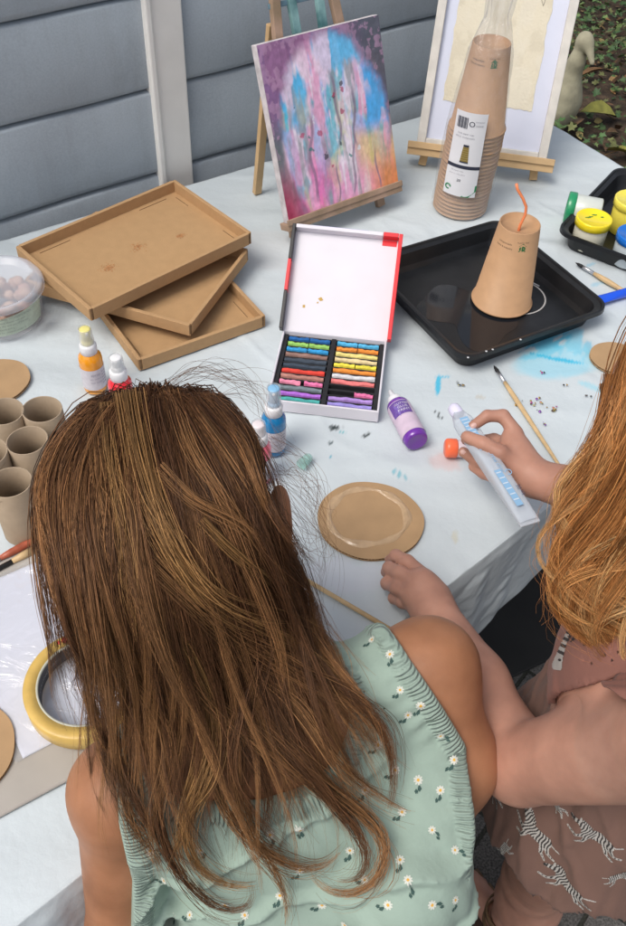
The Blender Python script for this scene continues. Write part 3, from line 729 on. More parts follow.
# canvas with the poured painting
cv = empty('painted_canvas', tuple(q1(0, 0, 0)), 0, 'canvas painted with pink, blue and orange drips standing on the teal-topped easel', 'painting')
cv.matrix_world = M1
cv.location = M1.translation+(M1.to_3x3() @ Vector((0, 0, .002)))
Wc, Hc, Dc = .240, .280, .016
mb = MB(); mb.box((Wc/2, Hc/2, Dc/2-.0005), (Wc, Hc, Dc-.001)); mb.build('stretched_canvas', mat('canvas_edge', (.62, .58, .60), .8, var=.25, vscale=60), cv, .0015)
nx, ny = 300, 350
u, v = np.meshgrid(np.linspace(0, 1, nx), np.linspace(0, 1, ny))
def mixc(c, k, m): return c*(1-m[..., None])+np.array(k)*m[..., None]
wu = u+.05*(fbm(u*6, v*3, seed=1)-.5); st1 = fbm(wu*14, v*2.2, seed=2, o=5); st2 = fbm(wu*9+4, v*3.0, seed=3, o=5); n3 = fbm(u*5, v*5, seed=4); n4 = fbm(u*26, v*26, seed=5)
def N(sx, sy, sd, o=4): return fbm(wu*sx+sd, v*sy+sd*.7, seed=sd, o=o)
def ridge(sx, sy, sd, lo, hi): return sstep(lo-.035, hi+.035, N(sx, sy, sd)+.10*(n4-.5))
c = np.zeros(u.shape+(3,)); c[:] = (.62, .46, .66)
c = mixc(c, (.80, .42, .62), ridge(10, 2.0, 31, .44, .54)); c = mixc(c, (.42, .52, .80), ridge(12, 2.4, 32, .50, .58)*.9); c = mixc(c, (.84, .76, .86), ridge(15, 2.6, 33, .54, .60)*.9)
c = mixc(c, (.10, .48, .82), ridge(9, 3.2, 34, .53, .59)*sstep(.35, .6, v)); c = mixc(c, (.08, .50, .62), ridge(17, 4, 35, .58, .63)*.8)
c = mixc(c, (.32, .34, .38), ridge(20, 2.2, 36, .58, .64)*.75); c = mixc(c, (.72, .70, .40), ridge(11, 5, 37, .57, .64)*sstep(.8, .3, v)*.7)
c = mixc(c, (.86, .16, .48), sstep(.45, .12, v)*sstep(.75, .25, u)*sstep(.38, .55, N(9, 2, 38)+.08)*.9)
c = mixc(c, (.90, .42, .66), ridge(13, 2.2, 39, .53, .58)*sstep(.5, .3, v)*.8)
c = mixc(c, (.78, .26, .06), sstep(.42, .08, v)*sstep(.60, .92, u)*.9); c = mixc(c, (.74, .66, .20), sstep(.46, .34, v)*sstep(.58, .74, u)*sstep(.97, .82, u)*sstep(.08, .3, v)*.6)
c = mixc(c, (.07, .42, .86), sstep(.44, .52, N(7, 4, 8))*sstep(.66, .82, u)*sstep(.33, .45, v)*sstep(.86, .70, v)*.95)
c = mixc(c, (.12, .52, .88), ridge(8, 4, 9, .50, .55)*sstep(.66, .85, v)*.9); c = mixc(c, (.86, .66, .82), ridge(12, 3, 12, .52, .57)*sstep(.55, .7, v)*.8)
arch = ((u-.52)/.46)**2+((v-.42)/.56)**2
m = sstep(.82, 1.16, arch+.34*(n3-.5)+.12*(n4-.5))*sstep(.25, .5, v); c = mixc(c, (.26, .10, .24), m*.92); c = mixc(c, (.06, .10, .11), m*sstep(.55, .9, u)*.8); c = mixc(c, (.05, .14, .11), sstep(.9, 1.05, arch)*sstep(.7, .4, v)*sstep(.3, .0, u)*.75)
c = mixc(c, (.50, .30, .46), m*sstep(.52, .60, n4)*.5)
c = mixc(c, (.45, .03, .10), sstep(.40, .05, v)*sstep(.20, .02, u)*.85)
for x0, w0, y0, y1, k in ((.30, .012, .05, .62, 3), (.52, .010, .33, .80, 4), (.62, .009, .02, .42, 5), (.45, .007, .0, .3, 6), (.80, .007, .0, .30, 7), (.12, .02, .0, .12, 8), (.7, .01, .3, .7, 2)):
    xc = x0+.03*np.sin(v*7+k)+.012*np.sin(v*23+k); c = mixc(c, (.24, .17, .26), sstep(w0*1.6, w0*.4, np.abs(u-xc))*sstep(y0, y0+.06, v)*sstep(y1, y1-.1, v)*.75)
for k in range(22):
    x0, y0 = RNG.uniform(.2, .85), RNG.uniform(.25, .7); r = RNG.uniform(.005, .012); cc_ = [(.45, .08, .16), (.03, .22, .22), (.05, .05, .07), (.7, .75, .8)][k % 4]
    d = np.hypot((u-x0)*.24, (v-y0)*.28)/.25+.05*(n4-.5)*2; c = mixc(c, cc_, sstep(r, r*.3, d)*.8)
c = c*(.82+.36*fbm(u*40, v*40, seed=14, o=2))[..., None]
relief = .0012*st1+.0009*n4
gridmesh('paint_layer', u*(Wc-.001)+.0005, v*(Hc-.001)+.0005, Dc+.0002+relief, mat('acrylic_paint', (1, 1, 1), .32, attr=True, spec=.5), cv, col=np.clip(c, 0, 1))

BL2 = (.169, 1.637, .79); a2 = R_(-9.6); M2, e2, nb2, up2 = pose(BL2, a2, R_(24))
E2 = empty('easel', (.29, 1.62, ZT), 0, 'plain pine easel under the white framed picture', 'easel')
q2, bar2 = b_easel(E2, M2, .24, 0, 0, pine, teal, inv, 0, 0, 0)
for x, xt in ((.018, .06), (.228, .186)):
    p0 = q2(x, -.005, -.010); dd = (p0-q2(xt, .42, -.010)).normalized(); f = p0+dd*((p0.z-ZT)/abs(dd.z)); bar2('front_leg', f, q2(xt, .42, -.010), .015, .011, pine)
bar2('mast', q2(.123, .0, -.022), q2(.123, .46, -.022), .020, .010, pine); bar2('ledge', q2(-.016, -.009, .006), q2(.262, -.009, .006), .016, .030, pine); bar2('ledge_lip', q2(-.016, .002, .0235), q2(.262, .002, .0235), .012, .004, pine)
bar2('hind_leg', Vector(q2(.12, 0, 0))+nb2*.26+Vector((0, 0, ZT-.79)), q2(.12, .38, -.032), .015, .010, pine)
fr_ = empty('framed_picture', (0, 0, 0), 0, 'white wooden frame with a cream picture on white paper standing on the plain pine easel', 'framed picture'); fr_.matrix_world = M2
fr_.location = M2.translation+(M2.to_3x3() @ Vector((0, 0, .001)))
Wf, Hf, fw, fd = .246, .46, .016, .020
fm = mat('cream_white_frame', (.68, .65, .60), .5, var=.12, vscale=40, bump=.15, bscale=90)
for a, b in (((fw/2, 0), (fw/2, Hf)), ((Wf-fw/2, 0), (Wf-fw/2, Hf))):
    mb = MB(); mb.box((a[0], Hf/2, fd/2), (fw, Hf, fd)); mb.build('frame_side', fm, fr_, .0015)
for y in (fw/2, Hf-fw/2):
    mb = MB(); mb.box((Wf/2, y, fd/2), (Wf-2*fw-.0005, fw, fd-.0006)); mb.build('frame_rail', fm, fr_, .0015)
mb = MB(); mb.box((Wf/2, Hf/2, .005), (Wf-2*fw, Hf-2*fw, .004)); mb.build('white_paper', mat('violet_white_paper', (.66, .69, .82), .6, var=.03), fr_)
u, v = np.meshgrid(np.linspace(0, 1, 160), np.linspace(0, 1, 200))
ed = .007*(fbm(u*14, v*14, seed=50)-.5)
x = .036+u*.166+ed*(np.abs(u-.5)*2)**6; y = .085+v*.34+ed*(np.abs(v-.5)*2)**6
c = np.zeros(u.shape+(3,)); c[:] = (.72, .66, .52); c = mixc(c, (.64, .58, .45), sstep(.45, .62, fbm(u*8, v*12, seed=51))*.7); c = mixc(c, (.73, .68, .56), sstep(.5, .6, fbm(u*4, v*4, seed=52))*.6)
gridmesh('cream_picture', x, y, .0075+.0006*fbm(u*30, v*40, seed=53), mat('cream_paint', (1, 1, 1), .7, attr=True, bump=.4, bscale=240), fr_, col=c)
mb = MB()
for pts in ([(.186, .26), (.160, .31), (.150, .35)], [(.186, .26), (.198, .33), (.196, .38)], [(.172, .285), (.192, .315), (.200, .325)], [(.16, .31), (.178, .345), (.18, .38)], [(.165, .30), (.145, .315), (.12, .335)]):
    mb.tube([(x, y, .0084) for x, y in pts], .0004, 4)
mb.build('pencil_tree', mat('pencil_line', (.36, .34, .30), .7), fr_)

# ---- pastel box
hL = P(284, 330, .772); hR = P(386, 341, .772); ab = ang(hL, hR); wb = float(np.linalg.norm((hR-hL)[:2]))+.006
BW, BD, BH = .158, .158, .020
ctr = (hL+hR)/2; fwd = np.array([math.sin(ab), -math.cos(ab), 0]); ctr = ctr+fwd*(BD/2)
pb = empty('pastel_box', (ctr[0], ctr[1], ZT), ab, 'open white cardboard box of coloured chalk pastels with red and black lid', 'box of pastels')
wht = mat('white_card', (.70, .68, .74), .5, var=.04); redc = mat('red_card', (.72, .03, .04), .35); blkc = mat('black_card', (.015, .015, .018), .35)
mb = MB(); mb.box((0, 0, .001), (BW, BD, .002))
for s in (-1, 1): mb.box((s*(BW/2-.0015), 0, BH/2+.001), (.003, BD-.006, BH-.002)); mb.box((0, s*(BD/2-.0015), BH/2+.001), (BW, .003, BH-.002))
mb.build('base', wht, pb, .0012)
ins = mat('black_foam_insert', (.018, .018, .022), .7, var=.3, vscale=100)
mb = MB(); mb.box((0, 0, .004), (BW-.0065, BD-.0065, .004)); mb.box((0, 0, .0105), (.007, BD-.008, .009))
for s in (-1, 1): mb.box((s*(BW/2-.0065), 0, .0105), (.006, BD-.008, .009))
NR = 12
for k in range(NR+1): mb.box((0, (BD-.012)/2-(BD-.012)*k/12, .009), (BW-.008, .0030, .0090))
mb.build('insert', ins, pb, .0006)
pl = {'db': (.02, .14, .42), 'lb': (.05, .38, .75), 'gr': (.33, .62, .15), 'lb2': (.04, .34, .70), 'br': (.32, .19, .16), 'dg': (.06, .08, .11), 'dg2': (.05, .07, .10), 'rd': (.80, .07, .05), 'tb': (.50, .24, .20), 'pk': (.85, .28, .42), 'hp': (.85, .20, .42), 'gy': (.20, .25, .28), 'pu': (.45, .16, .68), 'tq': (.08, .42, .40), 'or': (.90, .30, .05), 'ye': (.85, .72, .25), 'cr': (.82, .66, .36), 'y2': (.88, .76, .08), 'wh': (.75, .75, .78), 'co': (.85, .22, .22), 'li': (.45, .28, .68), 'pw': (.36, .30, .75), 'cy': (.10, .48, .78)}
rowsL = [('db', 'db'), ('gr', 'gr'), ('lb2', 'lb2'), ('br',), ('dg',), ('dg2',), ('rd',), ('tb',), ('pk', 'hp'), ('gy',), ('pu',), ('tq',)]
rowsR = [('cy', 'cy'), ('or', 'or'), ('ye',), ('cr',), ('y2', 'y2'), ('or',), ('wh',), ('co',), (None, None), (None, 'hp'), ('li',), ('pw',)]
NRW = 12
names = {'db': 'dark blue', 'gr': 'light green', 'lb2': 'blue', 'br': 'brown', 'dg': 'slate grey', 'dg2': 'blue-black', 'rd': 'red', 'tb': 'dusty brown-pink', 'pk': 'rose pink', 'hp': 'hot pink', 'gy': 'mid grey', 'pu': 'purple', 'tq': 'turquoise', 'cy': 'sky blue', 'or': 'orange', 'ye': 'pale yellow', 'cr': 'cream', 'y2': 'bright yellow', 'wh': 'white', 'co': 'coral red', 'li': 'lilac', 'pw': 'periwinkle'}
ordr = ['topmost', 'second', 'third', 'fourth', 'fifth', 'sixth', 'seventh', 'eighth', 'ninth', 'tenth', 'eleventh', 'lowest']
MW = pb.matrix_basis.copy(); MW = Matrix.Translation(pb.location) @ Matrix.Rotation(ab, 4, 'Z')
for side, rows in ((-1, rowsL), (1, rowsR)):
    for k, row in enumerate(rows):
        y = (BD-.012)/2-(BD-.012)*(k+.5)/NRW; x0, x1 = (-.0685, -.005) if side < 0 else (.005, .0685)
        n = len(row)
        for j, cc_ in enumerate(row):
            if cc_ is None: continue
            xa = x0+(x1-x0)*j/n+.0006; xb = x0+(x1-x0)*(j+1)/n-.0006
            if cc_ == 'hp' and n == 2: xa += .004
            mb = MB(); nn = 16; V = []; wd = .0070
            tilt = rg.uniform(-.0012, .0012); zb = .0095
            for i in range(nn+1):
                t = i/nn; x = xa+(xb-xa)*t
                bulge = .0014*math.exp(-((t-.5)/.16)**2) if n == 1 and cc_ in ('ye', 'cr', 'y2', 'wh', 'br', 'dg') else (.0034*math.exp(-((t-.9)/.22)**2) if cc_ == 'pk' else 0)
                bulge += .0030*math.exp(-((t-.5)/.2)**2) if cc_ == 'co' else 0
                wear = .0005*math.sin(t*9+k)+.0004*math.sin(t*23+k*3)
                yy = y+tilt*(t-.5)-(bulge*.5)
                hw = wd/2+bulge*.5+wear*.3; zt = zb+.0058+wear
                V += [(x, yy-hw, zb), (x, yy-hw+.0008, zt), (x, yy+hw-.0008, zt), (x, yy+hw, zb)]
            Fs = [(4*i+a, 4*i+4+a, 4*i+4+(a+1) % 4, 4*i+(a+1) % 4) for i in range(nn) for a in range(4)]+[(0, 3, 2, 1)][:1]+[(nn*4, nn*4+1, nn*4+2, nn*4+3)]
            Fs = [tuple(reversed(f)) for f in Fs]
            mb.add(V, Fs)
            o = mb.build('pastel_stick', mat('pastel_'+cc_, pl[cc_], .85, var=.2, vscale=160, bump=.3, bscale=500), None, .0003)
            o.matrix_world = MW
            half = 'left' if side < 0 else 'right'
            pos = ('whole ' if n == 1 else ('left half-length ' if j == 0 else 'right half-length '))
            tag(o, '%s%s chalk pastel, %s row of the %s column' % (pos, names[cc_], ordr[k], half), 'pastel stick', 'chalk pastels in the open box')
# lid, leaning back
hinge = (hL+hR)/2; lm_ = Matrix.Translation(Vector((0, BD/2-.002, BH-.002))) @ Matrix.Rotation(R_(35), 4, 'X')
LD = .166; LT = .016
mb = MB(); mb.box((0, LD/2, -.001), (BW+.004, LD, .002), lm_); mb.build('lid', wht, pb, .0008)
def lidside(name, x0, x1, y0, y1, m):
    mb = MB(); mb.box(((x0+x1)/2, (y0+y1)/2, LT/2), (x1-x0, y1-y0, LT), lm_); return mb.build(name, m, pb, .0008)
hw = BW/2+.002
lidside('lid_side_black', -hw-.003, -hw+.002, .0, LD*.36, blkc); lidside('lid_side_red', -hw-.003, -hw+.002, LD*.36+.0004, LD*.66, redc); lidside('lid_side_black', -hw-.003, -hw+.002, LD*.66+.0004, LD, blkc)
lidside('lid_side_red', hw-.002, hw+.004, 0, LD, redc); lidside('lid_front', -hw+.003, hw-.026, LD-.006, LD, wht); lidside('lid_corner_red', hw-.0255, hw-.0025, LD-.006, LD+.0005, redc)
mb = MB(); mb.box((hw-.015, LD-.011, .0006), (.022, .009, .0005), lm_); mb.build('lid_red_flap', redc, pb)
mb = MB(); mb.box((-.01, LD+.0006, LT*.5), (.085, .0006, LT*.7), lm_); mb.build('lid_blue_edge', mat('blue_card', (.10, .14, .5), .4), pb)
mb = MB()
for x, y, s, a in ((-.052, .042, .0035, .4), (-.028, .056, .0045, 1.0), (-.032, .050, .002, 0)):
    mb.add([(x+s*math.cos(a+t)*(1 if k % 2 else .5), y+s*math.sin(a+t)*.7, .0004) for k, t in enumerate(np.linspace(0, 5.6, 9))], [tuple(range(9))], 0, lm_)
mb.build('paint_mark', mat('ochre_mark', (.5, .32, .08), .6), pb)
# ---- small sheets: grey board, cardboard, plastic sleeve with white paper
def sheet(name, cx, cy, w, h, rz, z, th, m, label, cat, wav=0.0, nx=60, ny=80, group=None):
    u, v = np.meshgrid(np.linspace(-.5, .5, nx), np.linspace(-.5, .5, ny)); x, y = u*w, v*h
    zz = wav*(fbm(x*24+3, y*14, seed=61, o=4)-.4)+th
    o = gridmesh(name, x, y, zz, m); s = o.modifiers.new('thickness', 'SOLIDIFY'); s.thickness = th*.9; s.offset = -1
    o.location = (cx, cy, z); o.rotation_euler = (0, 0, rz); return tag(o, label, cat, group)
bA, bB = P(0, 818, ZT), P(90, 770, ZT); ra = ang(bA, bB)
dirb = np.array([math.cos(ra), math.sin(ra)]); nb_ = np.array([-dirb[1], dirb[0]])
cB = bA[:2]+dirb*(.07)+nb_*.150
sheet('grey_board', cB[0], cB[1], .40, .300, ra, ZT, .003, mat('grey_board', (.42, .39, .355), .85, var=.08, vscale=20), 'large beige-grey board lying under the plastic sleeve and masking tape', 'board', .0004)
sA, sB = P(18, 765, ZT), P(108, 718, ZT); ra2 = ang(sA, sB); d2 = np.array([math.cos(ra2), math.sin(ra2)]); n2 = np.array([-d2[1], d2[0]])
sC = P(0, 577, ZT); e = (sC-sA)[:2]; hh = float(e@n2)
cS = sA[:2]+d2*.105+n2*(hh/2)
print('sleeve', ra, ra2, hh)
sheet('white_paper_sheet', cS[0]+.002, cS[1], .20, hh-.006, ra2, ZT+.0034, .001, mat('white_sheet', (.72, .74, .84), .6, var=.03), 'white sheet of paper inside the crinkled clear sleeve', 'paper')
film2 = film.copy(); film2.name = 'sleeve_film'
for q in film2.node_tree.nodes:
    if q.type == 'TEX_NOISE': q.inputs['Scale'].default_value = 16; q.inputs['Detail'].default_value = 1
    if q.type == 'BUMP': q.inputs['Distance'].default_value = .002
    if q.type == 'BSDF_GLOSSY': q.inputs['Roughness'].default_value = .12
u, v = np.meshgrid(np.linspace(-.5, .5, 120), np.linspace(-.5, .5, 140)); x, y = u*.212, v*hh
zz = .0012+.0030*np.clip(fbm(x*20, y*30+x*20, seed=63, o=2)-.42, 0, 1)*2
o = gridmesh('plastic_sleeve', x, y, zz, film2); o.location = (cS[0], cS[1], ZT+.0042); o.rotation_euler = (0, 0, ra2); tag(o, 'crinkled clear plastic sleeve round the white paper on the grey board', 'plastic sleeve')

# ---- roll of masking tape
tc_ = P(86, 682, .786)
g = empty('tape_roll', (tc_[0], tc_[1], ZT+.0105), 0, 'wide roll of yellow tape with dark printed core lying on the plastic sleeve', 'roll of tape')
mb = MB(); ro, ri, hT = .0640, .0485, .023
prof = [(ri+.0022, 0), (ro-.001, 0), (ro, .001), (ro, hT-.001), (ro-.001, hT), (ri+.0022, hT)]
mb.openlathe(prof+[prof[0]], 96); mb.build('tape', mat('yellow_tape', (.66, .44, .12), .35, var=.12, vscale=60, bump=.12, bscale=300, sss=.0), g)
mb = MB(); prof = [(ri+.0021, -.0002), (ri, -.0002), (ri, hT+.0004), (ri+.0021, hT+.0004)]; mb.openlathe(prof+[prof[0]], 96)
mb.build('core', [mat('tape_core', (.50, .50, .42), .6)], g)
mb = MB()
for k in range(96):
    a1_, a2_ = 2*PI*k/96, 2*PI*(k+1)/96; r = ri-.0002
    mb.add([(r*math.cos(a), r*math.sin(a), z) for a, z in ((a1_, .001), (a2_, .001), (a2_, hT-.001), (a1_, hT-.001))], [(0, 3, 2, 1)], 0, None, True)
mb.build('core_print', mat('core_black', (.03, .03, .035), .45), g)
mb = MB()
for k, s_ in enumerate(('STRONG TAPE', 'STRONG TAPE', 'STRONG TAPE', 'STRONG TAPE', 'STRONG TAPE')):
    V, Fs = text_geo(s_, .007); W_ = []
    for vx, vy, _ in V: a = -(vx/ri)+2*PI*k/5+2; r = ri-.0006; W_.append((r*math.cos(a), r*math.sin(a), .009+vy))
    mb.add(W_, Fs)
mb.build('core_lettering', mat('core_white', (.32, .32, .33), .5), g)
mb = MB(); rp = mat('red_paint', (.55, .03, .03), .4)
for k, (a, r, s) in enumerate(((2.05, .058, .005), (1.93, .056, .004), (1.82, .057, .0028), (2.18, .0585, .0026), (1.72, .055, .002))):
    mb.lathe([(0, .0008), (s*.7, .0006), (s, 0)], 9, T(r*math.cos(a), r*math.sin(a), hT+.0001))
mb.build('red_paint_mark', rp, g)
g.rotation_euler = (0, 0, .1)

# ---- cardboard discs
def disc(px, py, r, rz, label, z=ZT, glue=False, ell=.93):
    c = P(px, py, z+.004)
    g = empty('cardboard_disc', (c[0], c[1], z), rz, label, 'cardboard disc', 'round corrugated cardboard discs'); t = .0042
    n = 110; rr = [r*(1+.008*math.sin(3*a+1)+.005*math.sin(7*a)) for a in np.linspace(0, 2*PI, n, endpoint=False)]
    pts = [(rr[k]*math.cos(2*PI*k/n), ell*rr[k]*math.sin(2*PI*k/n)) for k in range(n)]
    mb = MB()
    for z0, z1 in ((0, .0007), (t-.0007, t)): mb.prism(pts, z0, z1)
    mb.build('liner', mat('disc_board', (.43, .275, .145), .75, var=.10, vscale=30, bump=.1, bscale=300), g)
    mb = MB()      # the wavy flute between the liners
    V = []; Fs = []; m = 420
    for k in range(m):
        a = 2*PI*k/m; q = int(k/m*n) % n; R0 = rr[q]; x, y = R0*math.cos(a), ell*R0*math.sin(a); ph = x/.0021
        w_ = .0012*math.sin(ph*2*PI/1.0*.5); s_ = .988-.02*(math.sin(ph*PI) > 0)
        V += [(x*s_, y*s_, .0007), (x*s_, y*s_, t-.0007)]
    for k in range(m): k2 = (k+1) % m; Fs.append((2*k, 2*k2, 2*k2+1, 2*k+1))
    mb.add(V, Fs); mb.build('flute', mat('flute_board', (.20, .12, .06), .9, var=.5, vscale=400), g)
    if glue:
        nth, nr = 200, 14; TH, RR = np.meshgrid(np.linspace(0, 2*PI, nth), np.linspace(-1, 1, nr))
        base = .72*r*(1+.03*np.sin(2*TH+.6)+.02*np.sin(3*TH+2)); wd = .0045+.001*np.sin(3*TH)+.0012*np.sin(7*TH+1)
        Rg = base+RR*wd; zg = t+.0001+.0020*(1-RR**2)*(.3+fbm(TH*6, RR*3, seed=71))
        gridmesh('glue_ring', Rg*np.cos(TH)-.004, Rg*np.sin(TH)*.95+.004, zg, mat('clear_glue', (.52, .36, .215), .10, var=.12, vscale=90, spec=.6, bump=.4, bscale=150), g)
    return g
disc(370.5, 519, .0675, R_(-4), 'cardboard disc with a glossy ring of glue in front of the two children', glue=True, ell=.93)
disc(-5, 381, .050, .8, 'cardboard disc at the left edge behind the cardboard tubes')
disc(615, 357, .0385, .3, 'small cardboard disc at the right beside the curly-haired child and cyan paint')
disc(-38, 752, .055, 1.4, 'cardboard disc on the grey board at the left edge beside the tape', z=ZT+.0035)

# ---- cardboard tubes
tub = mat('cardboard_tube', (.37, .285, .20), .8, var=.10, vscale=40, bump=.15, bscale=260)
def make_tube(loc, label, tilt=0):
    g = empty('cardboard_tube', loc, 0, label, 'cardboard tube', 'upright brown cardboard tubes')
    mb = MB(); r = .0248; H = .088
    prof = [(r, 0), (r, H-.0004), (r-.0004, H), (r-.0012, H), (r-.0016, H-.0004), (r-.0016, 0)]
    V = []; n = 56; Fs = []
    for rr_, z in prof+[prof[0]]:
        for k in range(n):
            a = 2*PI*k/n; q = rr_*(1+.025*math.sin(2*a+.5+z*20)); V.append((q*math.cos(a), q*math.sin(a), z))
    for i in range(len(prof)):
        for k in range(n): Fs.append((i*n+k, i*n+(k+1) % n, (i+1)*n+(k+1) % n, (i+1)*n+k))
    mb.add(V, Fs, 0, None, True); mb.build('wall', tub, g)
    mb = MB(); V = []          # spiral seam
    for k in range(61):
        a = k/60*2*PI*.95+1.; z = .004+k/60*.078; V += [((r+.0004)*1.02*math.cos(a), (r+.0004)*1.02*math.sin(a), z), ((r+.0004)*1.02*math.cos(a), (r+.0004)*1.02*math.sin(a), z+.0008)]
    mb.add(V, [(2*k, 2*k+2, 2*k+3, 2*k+1) for k in range(60)], 0, None, True); mb.build('seam', mat('tube_seam', (.26, .19, .12), .9), g)
    return g
tz = ZT+.088
tl = [(42, 409, 'upright cardboard tube farthest back, nearest the red spray bottle'), (27, 440, 'middle cardboard tube standing beside the brown hair'), (4, 411, 'cardboard tube by the left edge behind the middle tube'), (10, 482, 'front cardboard tube, nearest the paintbrushes'), (-13, 452, 'cardboard tube half cut off by the left edge between two others')]
t0 = None
for i, (px, py, lb) in enumerate(tl):
    q = P(px, py, tz)
    if i == 0: t0 = make_tube((q[0], q[1], ZT), lb)
    else: copy_tree(t0, (q[0], q[1], ZT), i*1.3, lb)

# ---- spray bottles
clear_pl = mat('clear_plastic', (.85, .87, .88), .15, trans=.0, alpha=.45, spec=.6)
frost = mat('frosted_white_plastic', (.80, .80, .83), .3, var=.05)
lbl = mat('bottle_label', (.66, .63, .68), .5, var=.08, vscale=200)
def bottle(loc, rz, liquid, pump_tint, H, label, words, name='spray_bottle', inkc=(.35, .33, .42)):
    g = empty(name, loc, rz, label, 'spray bottle', 'small spray bottles of paint')
    r = .0165; hb_ = .068
    lm_ = mat('paint_'+words[0].replace(' ', '_'), liquid, .12, spec=.6, coat=.6)
    mb = MB(); mb.lathe([(r-.003, 0), (r-.0008, .0012), (r, .004), (r, hb_-.012), (r-.001, hb_-.006), (r-.005, hb_-.001), (.0105, hb_+.001)], 40); body = mb.build('body', lm_, g)
    mb = MB(); mb.openlathe([(r+.0003, .010), (r+.0003, .046)], 40); mb.build('label', lbl, g)
    mb = MB(); ink = mat('bottle_ink_'+words[0].replace(' ', '_'), inkc, .6)
    for i, wd_ in enumerate(words[1:]):
        V, Fs = text_geo(wd_, .0042 if i else .0062, 'CENTER'); W_ = []
        for vx, vy, _ in V: a = R_(-90)+vx/r; W_.append(((r+.0007)*math.cos(a), (r+.0007)*math.sin(a), .036-i*.0065+vy))
        mb.add(W_, Fs)
    for k in range(5):
        V = [((r+.0007)*math.cos(R_(-90)+q), (r+.0007)*math.sin(R_(-90)+q), z) for q, z in ((.55, .040-k*.005), (1.0, .040-k*.005), (1.0, .0385-k*.005), (.55, .0385-k*.005))]; mb.add(V, [(3, 2, 1, 0)])
    mb.build('lettering', ink, g)
    mb = MB(); mb.lathe([(.0108, hb_-.001), (.0118, hb_), (.0118, hb_+.012), (.0105, hb_+.0145), (.0080, hb_+.0152)], 36); mb.build('collar', frost, g)
    mb = MB(); mb.lathe([(.0078, hb_+.0150), (.0080, hb_+.019), (.0065, hb_+.0205)], 30); mb.lathe([(.0062, hb_+.020), (.0066, H-.008), (.0075, H-.006), (.0075, H-.001), (.0062, H), (0, H-.0005)], 30)
    pmp = mb.build('pump', mat('pump_'+words[0].replace(' ', '_'), pump_tint, .3), g)
    mb = MB(); mb.lathe([(.0018, 0), (.0022, .0015), (.0012, .002), (0, .0018)], 12, T(0, -.0070, H-.0045, rx=R_(90))); mb.build('nozzle', frost, pmp)
    mb = MB(); mb.openlathe([(.0097, hb_+.0155), (.0099, hb_+.020), (.0090, H+.0005)], 30); mb.build('clear_cap', clear_pl, g)
    return g
def at(px, py, z=ZT): q = P(px, py, z); return (q[0], q[1], z)
bottle(at(96, 388), .5, (.85, .33, .015), (.80, .72, .25), .108, 'orange-yellow spray bottle standing in front of the cardboard trays', ('yellow', 'spray', 'art colour', 'non toxic'))
bottle(at(125, 414), -.5, (.80, .03, .05), (.80, .80, .82), .104, 'red spray bottle half hidden behind the top of the brown hair', ('red', 'spray', 'art colour', 'non toxic'))
bottle(at(273.5, 449), .1, (.01, .20, .46), (.25, .50, .75), .112, 'blue spray bottle standing in front of the pastel box', ('blue', 'spray', 'art colour', 'non toxic'))
bottle(at(259, 478), -.7, (.85, .16, .24), (.80, .72, .75), .100, 'pink spray bottle half hidden behind the brown hair, beside the blue bottle', ('pink', 'spray', 'art colour', 'non toxic'))
# ---- purple bottle lying
pa, pbv = P(391, 393, ZT+.013), P(415, 438, ZT+.0165)
def lay(g, a, b):
    d = Vector(b)-Vector(a); g.rotation_mode = 'QUATERNION'; g.rotation_quaternion = d.to_track_quat('Z', 'Y'); g.location = tuple(a)
g = empty('paint_bottle', (0, 0, 0), 0, 'purple glitter paint bottle with white nozzle lying beside the pastel box', 'paint bottle')
L_ = float(np.linalg.norm(pbv-pa))+.008
pur = mat('purple_paint', (.16, .03, .36), .22, spec=.6, coat=.5)
mb = MB(); mb.lathe([(.012, .024), (.0155, .027), (.0168, .032), (.0168, L_-.006), (.0155, L_-.001), (.013, L_), (.009, L_-.0015), (0, L_-.0015)], 44); mb.build('body', pur, g)
mb = MB(); mb.lathe([(.0015, -.004), (.0035, -.003), (.0042, .006), (.0065, .010), (.0095, .013), (.0105, .016), (.0115, .025), (.0118, .0275)], 32); mb.build('nozzle', frost, g)
mb = MB(); mb.openlathe([(.0171, .034), (.0172, L_-.010)], 44); lb_ = mb.build('label', mat('pale_label', (.62, .50, .62), .5, var=.1, vscale=80), g)
# printed patch + words + splash, on the upper side
lay(g, pa, pbv); inv = g.rotation_quaternion.inverted() @ Vector((-.15, -.35, 1)).normalized(); aup = math.atan2(inv.y, inv.x)
mb = MB(); r = .0176
def wrapz(V, z0, up=0):
    out = []
    for x, y, *_ in V: a = aup-y/r; out.append(((r+up)*math.cos(a), (r+up)*math.sin(a), z0+x))
    return out
nq = 10
V = []
for k in range(nq+1): y = -.017+.030*k/nq; V += [(-.0005, y), (.026, y)]
mb.add(wrapz(V, .036), [(2*k, 2*k+2, 2*k+3, 2*k+1) for k in range(nq)], 0)
for k in range(9):
    a = 2*PI*k/9; V = [(.016+.0125*math.cos(a), -.006+.0125*math.sin(a)), (.016+.005*math.cos(a+.5), -.006+.005*math.sin(a+.5)), (.016, -.006), (.016+.005*math.cos(a-.5), -.006+.005*math.sin(a-.5))]
    mb.add(wrapz(V, .036, .0002), [(0, 1, 2, 3)], 1)
for i, s_ in enumerate(('GLITTER', 'GLUE', 'PAINT')):
    V, Fs = text_geo(s_, .0062 if i else .0054, 'CENTER'); V = [(vy*-1+.008+i*.0065, vx+.002) for vx, vy, _ in V]; mb.add(wrapz(V, .036, .0005), Fs, 2)
mb.build('print', [mat('purple_print', (.14, .07, .32), .5), mat('violet_print', (.20, .13, .45), .5), mat('print_white', (.7, .68, .75), .5)], g)
